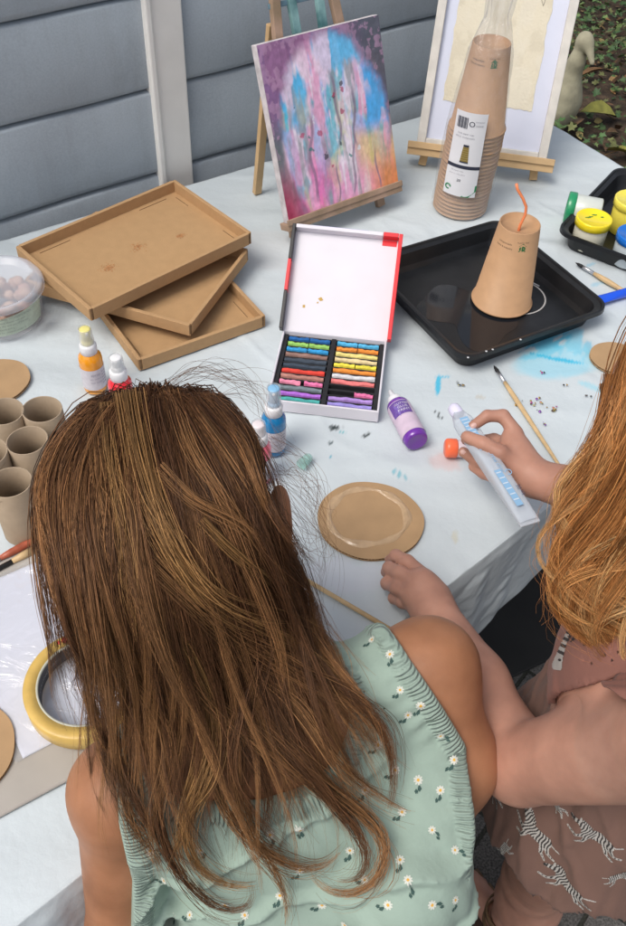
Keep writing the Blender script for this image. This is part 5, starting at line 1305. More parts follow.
rh_t = PX([(518, 468, .850), (500, 453, .864), (483, 444, .868), (467, 437, .866)])
def handBR(p):
    d = smin(sd_cone(p, rwr, P(515, 452, .852), .0215, .0185), sd_cone(p, P(520, 462, .848), P(512, 437, .862), .019, .0125), .014)
    d = smin(d, sd_cone(p, P(522, 472, .838), P(512, 465, .838), .017, .013), .012)
    for i, fp in enumerate(rh_f): d = smin(d, finger(p, fp, (.0090, .0092, .0090, .0082)[i], (.0064, .0066, .0066, .006)[i]), .0035)
    return smin(d, finger(p, rh_t, .0115, .0078), .006)
def bodyB(p):
    d = torsoB(p); d = smin(d, sd_cone(p, bmid+arr(0, 0, .02), hB-BX@arr(0, .02, .04), .038, .040), .035); d = smin(d, headsdf(p, hB, BX), .02)
    return smin(d, armsB(p), .03)
legBx = arr(.338, .488, 0)
def legsB(p):
    d = None; fdir = arr(-.55, .83, 0)
    for base, s_ in ((arr(.352, .462, 0), -1), (arr(.475, .56, 0), 1)):
        h0 = bhip+bside*s_*.050-arr(0, 0, .05); kn = arr(*(h0[:2]*.4+base[:2]*.6), .33); an = base+arr(0, 0, .075)
        a = smin(sd_cone(p, h0, kn, .062, .044), sd_cone(p, kn, an, .042, .028), .02); a = smin(a, sd_ell(p, (kn*.65+an*.35)-fdir*.014, (.044, .046, .07)), .03)
        a = smin(a, sd_cone(p, an-arr(0, 0, .034)-fdir*.012, an+fdir*.085-arr(0, 0, .045), .027, .020), .02)
        for t in range(5): tn = an+fdir*(.115-.004*t*t*.6)-arr(0, 0, .052)+np.cross(fdir, arr(0, 0, 1))*(-.020+.0100*t)*(1); a = smin(a, sd_cone(p, tn-fdir*.03, tn, .009, .0075), .006)
        d = a if d is None else smin(d, a, .02)
    return d
gB = empty('person', (.41, .45, 0), 0, 'child with golden hair and zebra-print outfit holding a glue tube at the right', 'person')
lo = arr(.15, .15, .42); hi = arr(.62, .75, 1.29)
def noarm(p): return smin(smin(torsoB(p), smin(sd_cone(p, bmid+arr(0, 0, .02), hB-BX@arr(0, .02, .04), .038, .040), headsdf(p, hB, BX), .02), .035), smin(sd_cone(p, bL, bL*.6+bel*.4, .045, .042), sd_cone(p, bR, bR*.6+rel*.4, .046, .042), .001), .03)
vs = [surfnet(noarm, lo, hi, .0048)]
la = lambda p: smin(smin(armsB(p), handBL(p), .010), smin(torsoB(p), 9, .01)+.004, .03)
m0 = np.minimum(np.minimum(bwr, bel), np.minimum(P(384, 570, .77), bL))-.045; m1 = np.maximum(np.maximum(bwr, bel), bL)+arr(.01, .075, .06)
vs.append(surfnet(la, np.minimum(m0, P(380, 560, .77)-.02), arr(bL[0]+.0, max(m1[1], P(400, 556, .8)[1]+.03), m1[2]), .0022))
ra = lambda p: smin(armsB(p), handBR(p), .010)
m0 = np.minimum(rwr, P(460, 450, .81))-arr(.03, .06, .03); m1 = np.maximum(rel, P(495, 410, .87))+arr(.05, .05, .05)
vs.append(surfnet(ra, arr(m0[0], min(m0[1], rel[1]-.05), .79), m1, .0022))
vs.append(surfnet(legsB, arr(.24, .33, -.003), arr(.62, .75, .56), .0055))
V, Fq = cat_mesh(vs); local(rawmesh('body', V, Fq, skinB), gB)
nail = mat('finger_nail', (.62, .40, .36), .3)
for gname, fp in (('l', lh_f[0]), ('l', lh_f[1]), ('r', rh_f[0]), ('r', rh_t), ('r', rh_f[2])):
    a, b = fp[-2], fp[-1]; d = (b-a)/np.linalg.norm(b-a); up = (CAM-b); up = up-d*(up@d); up /= np.linalg.norm(up)
    if gname == 'l': up = arr(0, 0, 1)+.3*arr(-.5, -.2, 0); up = up-d*(up@d); up /= np.linalg.norm(up)
    M = Matrix((tuple(np.cross(d, up)), tuple(d), tuple(up))).transposed().to_4x4(); M.translation = Vector(tuple(b+up*.0054-d*.0005))
    mb = MB(); V_ = []; n = 16
    for ring, (rr_, zz_) in enumerate(((1, -.0010), (.9, .0004), (.5, .0011), (0, .0012))):
        for k in range(n): a_ = 2*PI*k/n; x = .0043*rr_*math.cos(a_); y = .0052*rr_*math.sin(a_); V_.append((x, y, zz_-.0011*(x/.0043)**2))
    mb.add(V_, [(r*n+k, r*n+(k+1) % n, (r+1)*n+(k+1) % n, (r+1)*n+k) for r in range(3) for k in range(n)], 0, M, True)
    local(mb.build('nail', nail), gB)
# outfit of child B: plain pink bodice, zebra printed skirt
pinkc = mat('dusty_pink_cotton', (.225, .10, .077), .9, var=.06, vscale=25, bump=.3, bscale=320, bdist=.001, sheen=.04)
taupe = mat('taupe_print_cotton', (.155, .087, .068), .9, var=.06, vscale=25, bump=.3, bscale=320, bdist=.001, sheen=.04)
zw = mat('zebra_white', (.40, .38, .355), .85); zk = mat('zebra_black', (.035, .03, .03), .85)
bax = bmid+bf*.052
def uB(p): q = p-bax; return q@bside, q@BB[:, 1], q@bu
waist = -.15
def skirt_shape(p):
    u, v_, w_ = uB(p); th_ = np.arctan2(v_, u)
    k = np.clip((-.235-w_)/.26, -.3, 1.1); rad = .108+.062*k; cen = u**2/(1.10**2)+(v_+.0)**2/(.95**2)
    fold = .012*k*np.sin(th_*9+1.0)+.006*k*np.sin(th_*17+2)+.016*(fbm(th_*5, w_*9, seed=90, o=3)-.5)+.004*np.clip(1-np.abs(np.sin(th_*7+w_*40+3*fbm(th_*2, w_*8, seed=91, o=2)))*2, 0, 1)
    return (np.sqrt(cen)-rad-fold)*.85
_h, _, _ = trace(skirt_shape, [600, 548], [893, 878]); HEMW = float(np.mean(uB(_h)[2]))-.03; print('hem', uB(_h)[2])
def skirt(p):
    u, v_, w_ = uB(p); th_ = np.arctan2(v_, u); s = skirt_shape(p); s = np.abs(s)-.0034
    hem = HEMW+.012*np.sin(th_*9+1)
    return np.maximum(np.maximum(s, hem-w_), w_-waist-.01)
v, f = surfnet(skirt, arr(.17, .15, .40), arr(.64, .66, .86), .0034)
def cap_(x, y, ax, ay, bx, by, ra, rb):
    dx, dy = bx-ax, by-ay; t = np.clip(((x-ax)*dx+(y-ay)*dy)/(dx*dx+dy*dy), 0, 1); return np.hypot(x-ax-t*dx, y-ay-t*dy)-(ra+(rb-ra)*t)
def zebra(rot, sc, flip):
    def fn(x, y):
        c, s = math.cos(rot), math.sin(rot); X = (x*c+y*s)/sc*flip; Y = (-x*s+y*c)/sc
        b = np.minimum.reduce([cap_(X, Y, -.014, .0, .012, .001, .0088, .0080), cap_(X, Y, .013, .004, .024, .014, .0060, .0042), cap_(X, Y, .024, .014, .033, .010, .0042, .0026)])
        lg = np.minimum.reduce([cap_(X, Y, .012, -.004, .024, -.011, .0042, .0022), cap_(X, Y, .024, -.011, .034, -.009, .002, .0014), cap_(X, Y, .010, -.005, .013, -.018, .0038, .0018), cap_(X, Y, .013, -.018, .021, -.023, .0018, .0013),
             cap_(X, Y, -.016, -.003, -.025, -.012, .0050, .0024), cap_(X, Y, -.025, -.012, -.036, -.013, .0022, .0014), cap_(X, Y, -.013, -.005, -.018, -.018, .0042, .0022), cap_(X, Y, -.018, -.018, -.028, -.024, .0018, .0013), cap_(X, Y, -.022, .003, -.034, .004, .0010, .0009)])
        out = np.zeros(x.shape, int); ins = np.minimum(b, lg) < 0; out[ins] = 2
        stripe = np.sin((X+.5*Y*np.sign(X)*.6)*1500+2*np.sin(Y*300)) > .05
        out[ins & stripe & ((b < -.0006) | (lg < -.0009) | (b < lg))] = 3
        mane = (cap_(X, Y, .010, .011, .022, .020, .0022, .0016) < 0) & ~ins; out[mane & (np.sin(X*2200) > -.2)] = 3; out[mane & ~(np.sin(X*2200) > -.2)] = 2
        out[np.hypot(X-.034, Y-.0098) < .0022] = 3; out[cap_(X, Y, .025, .018, .0255, .0225, .0014, .0008) < 0] = 2
        return out
    return fn
zpx = [(499, 785, 1.45, 1, .62), (538, 832, -.75, -1, .78), (596, 832, -.35, -1, .72), (570, 884, -.7, -1, .74), (560, 800, 1.3, 1, .42), (506, 850, .9, -1, .5), (618, 872, .4, 1, .45)]
q, dr, bd_ = trace(skirt_shape, [a[0] for a in zpx], [a[1] for a in zpx]); G = grad(skirt_shape, q); items = []
for (a, b, r_, fl, sc_), c_, n_ in zip(zpx, q, G):
    items.append((c_, n_, UV, zebra(r_+ROLL, sc_, fl), .076, .076, .00055))
for k in range(16):
    a = rg.uniform(-.4, PI+.5); w0 = rg.uniform(-.45, -.27); n_ = bside*math.cos(a)+BB[:, 1]*math.sin(a)
    if n_@(CAM-bhip) > -.25: continue
    items.append((bmid+bu*w0+n_*.15, n_, bu, zebra(rg.uniform(-1, 1), .8, rg.choice((-1, 1))), .07, .07, .0011))
dv, dfc, dmi = decals(v, f, None, items, None)
o = rawmesh('zebra_skirt', np.concatenate([v, dv]), np.concatenate([f, dfc]), [taupe, taupe, zw, zk], mi=np.concatenate([np.zeros(len(f), int), dmi])); local(o, gB)
def bodice(p):
    u, v_, w_ = uB(p)
    fb = smin(torsoB(p), np.minimum(sd_cone(p, bL, bL*.6+bel*.4, .045, .042), sd_cone(p, bR, bR*.6+rel*.4, .046, .043)), .03)
    d = fb-.0065-.004*(fbm(u*20, w_*14, v_*10, seed=93, o=3)-.5)-.0015*np.sin(u*120+w_*40)*sstep(-.1, -.2, w_)
    d = smin(d, (skirt_shape(p)) + np.maximum(w_-waist-.05, 0)*1.5, .02)
    neck = np.sqrt((u/1.25)**2+(v_-.02)**2+(np.maximum(0, .02-w_)*.9)**2)
    d = smax(d, .058-neck, .003); d = np.maximum(d, waist-w_)
    axL = (bel-bL)/np.linalg.norm(bel-bL); axR = (rel-bR)/np.linalg.norm(rel-bR)
    d = smax(d, -sd_cone(p, bL+axL*.050, bel, .058, .052), .004); d = smax(d, -sd_cone(p, bR+axR*.05, rel, .058, .050), .004)
    return np.maximum(d, -(fb-.0012))
v, f = surfnet(bodice, arr(.14, .14, .66), arr(.62, .70, 1.12), .0036)
items = []
for (px_, py_, kind_) in ((564, 648, 'neck'), (577, 634, 'fan')):
    q, dr, bd_ = trace(lambda p: bodice(p), [px_], [py_]); n_ = -dr[0]
    if kind_ == 'neck':
        def fn(x, y):
            out = np.zeros(x.shape, int); b = cap_(x, y, -.0045, -.010, .004, .015, .0034, .0014); hd = cap_(x, y, -.0060, -.0165, -.0045, -.010, .0046, .0036)
            out[b < 0] = 1; out[(b < 0) & (np.sin(y*900+x*400) > .1)] = 2; out[hd < 0] = 1; out[np.hypot(x+.0035, y+.011) < .0014] = 2; return out
    else:
        def fn(x, y):
            out = np.zeros(x.shape, int); r = np.hypot(x-.003, y-.010); a = np.arctan2(y-.010, x-.003)
            out[(r < .017+.003*np.cos(a*9)) & (r > .001) & (np.abs(a+1.75) < .55) & (np.sin(a*22) > -.5)] = 2; return out
    items.append((q[0], n_, UV, fn, .04, .04, .0006))
dv, dfc, dmi = decals(v, f, None, items, None)
o = rawmesh('pink_bodice', np.concatenate([v, dv]), np.concatenate([f, dfc]), [pinkc, zw, zk], mi=np.concatenate([np.zeros(len(f), int), dmi])); local(o, gB)
# frill on the near shoulder
nth = 160; tt = np.linspace(0, 1, nth); rr_ = np.linspace(0, 1, 12)
ax_ = (bel-bL)/np.linalg.norm(bel-bL); s1 = np.cross(ax_, arr(0, 0, 1)); s1 /= np.linalg.norm(s1); s2 = np.cross(s1, ax_)
TT, RR = np.meshgrid(tt, rr_); TH = TT*2*PI
rad = .052+.007*RR+.0030*RR*np.sin(TH*9)+.0015*RR*np.sin(TH*23+1)
frd = UV-ax_*(UV@ax_); frp = math.atan2(frd@s2, frd@s1); c0 = bL+ax_*.006; pos = c0[None, None]+(s1*np.cos(TH)[..., None]+s2*np.sin(TH)[..., None])*rad[..., None]+ax_*(RR*(.004+.056*sstep(.45, 1, np.cos(TH-frp)))+.003*RR*np.sin(TH*9+1.5))[..., None]
o = gridmesh('sleeve_frill', pos[..., 0], pos[..., 1], pos[..., 2], pinkc); so_ = o.modifiers.new('thickness', 'SOLIDIFY'); so_.thickness = .0016; local(o, gB)
# sandals
san = mat('sandal_leather', (.17, .10, .05), .5, var=.3, vscale=90); sole = mat('sandal_sole', (.06, .035, .025), .8)
fdir = arr(-.55, .83, 0); sdr = np.cross(fdir, arr(0, 0, 1))
for base in (arr(.352, .462, 0), arr(.475, .56, 0)):
    mb = MB(); M = Matrix((tuple(sdr), tuple(fdir), (0, 0, 1))).transposed().to_4x4(); M.translation = Vector((base[0]+fdir[0]*.04, base[1]+fdir[1]*.04, 0))
    pts = [(.030*math.cos(a)*(1+.12*math.sin(a)), .086*math.sin(a)) for a in np.linspace(0, 2*PI, 40, endpoint=False)]; mb.prism(pts, 0.0005, .010, M); local(mb.build('sandal_sole', sole), gB)
    for cy_, zc, rr1, rr2, tlt in ((.050, .020, .031, .026, .0), (.018, .036, .031, .034, .15), (-.040, .070, .035, .034, .35), (-.036, .098, .034, .033, .2)):
        V_ = []; n = 44
        for k in range(n):
            a = 2*PI*k/n
            for h, rr_2 in ((-.008, 1.0), (-.0075, 1.07), (.0075, 1.07), (.008, 1.0)):
                if zc > .06: V_.append((rr1*rr_2*math.cos(a), cy_+rr2*rr_2*math.sin(a), zc+h-tlt*.03*math.sin(a)))
                else: V_.append((rr1*rr_2*math.cos(a), cy_+h, .003+zc*1.15*rr_2*abs(math.sin(a))**.8 if math.sin(a) > 0 else .004))
        mb = MB(); mb.add(V_, [(4*k+j, 4*((k+1) % n)+j, 4*((k+1) % n)+(j+1) % 4, 4*k+(j+1) % 4) for k in range(n) for j in range(4)], 0, M, True); local(mb.build('sandal_strap', san), gB)
# ---- the glue tube in the hand
ta, tb2 = P(455, 410, .862), P(529, 522, .852)
g = empty('glue_tube', (0, 0, 0), 0, 'clear flat tube of glue with blue print and round white cap, held in a hand', 'glue tube')
d = Vector(tuple(tb2-ta)); L = d.length; d.normalize(); upv = Vector((.10, -.25, 1)); x = d.cross(upv).normalized(); z = x.cross(d).normalized() if False else d
yv = z.cross(x)
M = Matrix((x, yv, z)).transposed().to_4x4(); M.translation = Vector(tuple(ta)); g.matrix_world = M
shell_m = mat('glue_tube_plastic', (.66, .72, .80), .12, alpha=.55, spec=.8, coat=.5)
u, v = np.meshgrid(np.linspace(0, 2*PI, 49), np.linspace(0, 1, 40))
wx = .0125*np.minimum(1, .55+v*5)*(1+.0*v); wy = .0095*np.minimum(1, .7+v*3)*(1-.45*sstep(.6, 1, v))
se = lambda c, p: np.sign(c)*np.abs(c)**p
gridmesh('tube', wx*se(np.cos(u), .6), wy*se(np.sin(u), .6), .006+v*(L-.006), shell_m, g)
mb = MB(); mb.lathe([(0, -.009), (.004, -.0082), (.0072, -.005), (.0082, 0), (.0082, .008), (.0075, .010)], 30); mb.build('cap', mat('lilac_white_cap', (.72, .70, .88), .35), g)
mb = MB(); mb.box((0, 0, L-.001), (.025, .0035, .010)); mb.build('crimped_end', mat('tube_crimp', (.60, .64, .70), .2, alpha=.7), g, .001)
mb = MB(); mb.box((0, 0, L*.5), (.014, .004, L*.8)); mb.build('glue', mat('clear_gel', (.58, .66, .76), .2, alpha=.7), g, .0018)
mb = MB(); yy = .0101
sgn = 1 if (Matrix(M).to_3x3() @ Vector((0, 1, 0))).z > 0 else -1
def tq_(x0, x1, z0, z1, mi, o=0): mb.add([(x0, sgn*(yy+o), z0), (x1, sgn*(yy+o), z0), (x1, sgn*(yy-.0004*0+o), z1), (x0, sgn*(yy+o), z1)], [(0, 1, 2, 3)], mi)
tq_(-.0035, .0075, L*.12, L*.42, 0); tq_(-.001, .0075, L*.60, L*.90, 0)
for k in range(9): tq_(-.002, .0065, L*(.14+.03*k), L*(.14+.03*k)+.0014, 1, .0003)
for k in range(6): tq_(.000, .0068, L*(.62+.045*k), L*(.62+.045*k)+.0016, 1, .0003)
for s_, sz, x_, z_, mi in (('CLEAR GLUE', .0058, -.0035, L*.45, 0), ('30 ml', .007, -.0105, L*.75, 2), ('art & craft', .0045, -.0065, L*.16, 2)):
    V_, Fs = text_geo(s_, sz); mb.add([(x_+vy*1, sgn*(yy+.0005), z_+vx) for vx, vy, _ in V_], Fs, mi)
for k in range(20): a1_, a2_ = 2*PI*k/24+1, 2*PI*(k+1)/24+1; mb.add([(-.0078+r*math.cos(a), sgn*(yy+.0004), L*.64+r*math.sin(a)) for r, a in ((.0042, a1_), (.0042, a2_), (.0032, a2_), (.0032, a1_))], [(0, 1, 2, 3)], 0)
mb.build('print', [mat('print_blue', (.26, .46, .68), .4), mat('print_pale', (.62, .70, .80), .4), mat('print_dark', (.03, .05, .10), .4)], g)
# ================================================================ HAIR
def catmull(pts, n):
    p = np.array(pts, float); p = np.vstack([2*p[0]-p[1], p, 2*p[-1]-p[-2]]); m = len(p)-3
    seg = np.linalg.norm(np.diff(p[1:-1], axis=0), axis=1); cs = np.concatenate([[0], np.cumsum(seg)]); t = np.linspace(0, cs[-1], n)
    i = np.clip(np.searchsorted(cs, t, side='right')-1, 0, m-1); f = ((t-cs[i])/seg[i])[:, None]
    a, b, c, d = p[i], p[i+1], p[i+2], p[i+3]
    return .5*((2*b)+(-a+c)*f+(2*a-5*b+4*c-d)*f**2+(-a+3*b-3*c+d)*f**3)
NP = 26
def smooth3(q, k=2):
    for _ in range(k): q[1:-1] = q[1:-1]*.5+(q[:-2]+q[2:])*.25
    return q
def guides3d(G, proxy, root=None):
    out = []
    for pts in G:
        c = catmull(pts, NP); q, dr, bd = trace(proxy, c[:, 0], c[:, 1]); q = smooth3(q.copy(), 3)
        if root is not None:
            r = root(q[0]); q = catmull(np.vstack([r, q]), NP+len(r))
            q = catmull(q, NP)
        out.append(q)
    return np.array(out)
def strands(name, locks, parent, m):
    """locks: list of (curves (k,NP,3), radius array (NP,), colour (k,NP,3)) -> one mesh of thin three-sided hairs"""
    Cv = np.concatenate([l[0] for l in locks]); Rd = np.concatenate([l[1] for l in locks]); Cc = np.concatenate([l[2] for l in locks])
    ns, n = Cv.shape[:2]
    T_ = np.gradient(Cv, axis=1); T_ /= np.linalg.norm(T_, axis=2, keepdims=True)+1e-9
    ref = RNG.normal(size=(ns, 1, 3)); X = np.cross(T_, ref); X /= np.linalg.norm(X, axis=2, keepdims=True)+1e-9; Y = np.cross(T_, X)
    V = np.empty((ns, n, 3, 3))
    for k in range(3): a = 2*PI*k/3; V[:, :, k] = Cv+(X*math.cos(a)+Y*math.sin(a))*Rd[..., None]
    b = (np.arange(ns)[:, None, None]*n+np.arange(n-1)[None, :, None])*3
    k = np.arange(3)[None, None]; k2 = (k+1) % 3
    Fq = np.stack([b+k, b+k2, b+3+k2, b+3+k], -1).reshape(-1, 4)
    col = np.repeat(Cc[:, :, None, :], 3, 2).reshape(-1, 3)
    o = rawmesh(name, V.reshape(-1, 3), Fq, m, col=np.clip(col, 0, 1)); return local(o, parent)
def lock(center, k, spread, nrm, cbase, ctip, rad=.00036, frizz=.0012, curl=.0, off=0., seed=0, tipspread=.4, cvar=.36, lenvar=.12):
    """k hairs round one centre curve"""
    n = len(center); t = np.linspace(0, 1, n)
    T_ = np.gradient(center, axis=0); T_ /= np.linalg.norm(T_, axis=1, keepdims=True)+1e-9
    N_ = nrm-T_*(nrm*T_).sum(1, keepdims=True); N_ /= np.linalg.norm(N_, axis=1, keepdims=True)+1e-9; B_ = np.cross(T_, N_)
    a = RNG.normal(size=(k, 1))*.8; b = RNG.normal(size=(k, 1))*.38
    prof = spread*(1-(1-tipspread)*sstep(.35, 1, t))[None]
    ph = RNG.uniform(0, 6, (k, 1)); fz = frizz*(np.sin(t[None]*RNG.uniform(5, 11, (k, 1))+ph)+.5*np.sin(t[None]*RNG.uniform(14, 26, (k, 1))+ph*2))*sstep(0, .5, t)[None]
    fz2 = frizz*np.sin(t[None]*RNG.uniform(5, 13, (k, 1))+ph*1.7)*sstep(0, .5, t)[None]
    tw = RNG.uniform(-1.2, 1.2)*t[None]
    A = a*prof*np.cos(tw)-b*prof*np.sin(tw)+fz; Bq = a*prof*np.sin(tw)*.5+b*prof*np.cos(tw)+fz2*.6+off
    Cv = center[None]+B_[None]*A[..., None]+N_[None]*Bq[..., None]
    # hairs end at slightly different lengths
    L = 1-RNG.uniform(0, lenvar, (k, 1)); s = np.clip(t[None]*L, 0, 1)*(n-1); i = np.clip(s.astype(int), 0, n-2); f = (s-i)[..., None]
    Cv = np.take_along_axis(Cv, i[..., None].repeat(3, 2), 1)*(1-f)+np.take_along_axis(Cv, (i+1)[..., None].repeat(3, 2), 1)*f
    R = (rad*RNG.uniform(.7, 1.25, (k, 1))*(1-.65*sstep(.6, 1, t))[None])
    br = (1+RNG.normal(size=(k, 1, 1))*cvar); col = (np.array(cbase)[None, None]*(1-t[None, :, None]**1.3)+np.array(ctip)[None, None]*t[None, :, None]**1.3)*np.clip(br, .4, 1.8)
    return Cv, R, col
def hair_mat(name, rough=.46):
    m = mat(name, (1, 1, 1), rough, attr=True, spec=.32, sheen=.0); return m
def interp_guide(Gd, u):
    x = np.clip(u, 0, 1)*(len(Gd)-1); i = min(int(x), len(Gd)-2); f = x-i; return Gd[i]*(1-f)+Gd[i+1]*f
def view_nrm(q): d = CAM-q; return d/np.linalg.norm(d, axis=-1, keepdims=True)

# ---------------- child A
hc = hA-AX[:, 0]*.020-AX[:, 2]*.006
def proxyA(p):
    d = sd_ell(p, hc, arr(.093, .096, .096), AX)
    d = smin(d, sd_ell(p, hA, arr(.078, .097, .095), AX), .02)
    d = smin(d, sd_cone(p, hc+AX@arr(-.015, -.02, -.02), D(200, 660, .80), .078, .070), .06)
    d = smin(d, sd_cone(p, D(200, 660, .80), D(235, 800, .80), .070, .055), .05)
    return smin(smin(d, torsoA(p)-.013, .03), topA_shape(p)-.005, .02)
proxyA_exact = proxyA; proxyA = gridded(proxyA_exact, arr(-.36, .10, .62), arr(.26, .66, 1.22))
GA = [
 [(92, 414), (60, 442), (42, 485), (45, 535), (58, 595), (78, 650), (92, 700), (104, 750), (112, 800)],
 [(104, 407), (74, 445), (60, 495), (66, 555), (84, 620), (104, 690), (112, 760), (122, 815), (140, 850)],
 [(117, 402), (92, 445), (82, 505), (92, 570), (112, 645), (128, 720), (148, 790), (176, 842), (205, 868)],
 [(130, 399), (112, 450), (110, 520), (124, 595), (146, 670), (156, 745), (168, 815), (196, 872), (232, 898)],
 [(142, 398), (136, 450), (142, 520), (158, 600), (180, 675), (190, 745), (188, 800), (200, 850), (222, 880)],
 [(152, 397), (156, 450), (172, 520), (192, 600), (212, 675), (228, 740), (240, 800), (246, 850), (242, 893)],
 [(162, 396), (178, 445), (200, 515), (224, 588), (250, 660), (270, 725), (288, 785), (300, 840), (295, 885)],
 [(172, 396), (196, 440), (228, 500), (256, 568), (284, 638), (306, 705), (330, 765), (358, 815), (366, 862)],
 [(184, 396), (214, 432), (248, 485), (272, 545), (298, 610), (320, 672), (345, 728), (368, 780), (378, 822)],
 [(196, 399), (222, 426), (238, 466), (248, 520), (286, 580), (306, 640), (332, 690), (362, 735), (386, 778)],
 [(202, 400), (228, 424), (243, 456), (250, 498), (256, 545), (288, 600), (306, 645), (322, 690), (344, 735)],
 [(208, 402), (236, 424), (250, 454), (255, 480), (252, 506), (255, 540), (286, 590), (306, 640), (326, 690)],
]
def rootA(q0):
    lx = float((q0-hc)@AX[:, 0]); lx = max(-.085, min(.085, lx))
    return np.array([hc+AX@arr(lx*.6, .080, .030), hc+AX@arr(lx*.85, .052, .066)])
G3 = guides3d(GA, proxyA, rootA)
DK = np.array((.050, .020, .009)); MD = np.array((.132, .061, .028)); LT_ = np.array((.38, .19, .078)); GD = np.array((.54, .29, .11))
locks = []
def lowf(n, amp, seed):
    t = np.linspace(0, 1, n); r = np.random.default_rng(seed); s = np.zeros((n, 3))
    for f in (1, 2, 3.3): s += np.sin(t[:, None]*f*PI+r.uniform(0, 6, 3))*r.normal(size=3)*amp/f
    return s*sstep(.05, .7, t)[:, None]
def wave(n, seed, amp=.010):
    t = np.linspace(0, 1, n); r = np.random.default_rng(seed+77); ph = r.uniform(0, 6, 3); w_ = r.uniform(2.0, 4.2)
    return (RV[None]*np.sin(t*w_*PI+ph[0])[:, None]+UV[None]*.5*np.sin(t*w_*PI+ph[1])[:, None]-F[None]*(.3+.5*np.sin(t*w_*PI+ph[2]))[:, None])*amp*(sstep(.45, 1, t)**1.3)[:, None]
# under layer that fills the mass
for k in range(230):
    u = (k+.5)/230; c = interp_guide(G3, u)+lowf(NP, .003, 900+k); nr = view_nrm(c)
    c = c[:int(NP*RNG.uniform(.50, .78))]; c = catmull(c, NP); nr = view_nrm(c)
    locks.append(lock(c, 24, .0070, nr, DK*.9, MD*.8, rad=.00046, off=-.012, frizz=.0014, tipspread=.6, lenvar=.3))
for k in range(640):
    u = RNG.random(); c = interp_guide(G3, u)+lowf(NP, RNG.choice((.0045, .009, .014)), k)+wave(NP, k, .022); c = catmull(c[:int(NP*RNG.uniform(.58, 1))], NP); nr = view_nrm(c)
    w_ = (.5+.5*math.sin(u*23+1.3))*(.5+.5*math.sin(u*61+.4)); light = RNG.random() < .14+.42*w_
    cb, ct = (MD*1.2, LT_*RNG.uniform(.7, 1.35)) if light else (DK*RNG.uniform(.9, 1.5), MD*RNG.uniform(.8, 1.35))
    if RNG.random() < .25: ct = LT_*RNG.uniform(.7, 1)
    locks.append(lock(c, int(RNG.integers(22, 44)), RNG.uniform(.0025, .0060), nr, cb, ct, rad=.00021, off=RNG.uniform(-.008, .003), frizz=RNG.uniform(.0008, .0022), tipspread=RNG.uniform(.10, .35), lenvar=RNG.uniform(.1, .4)))
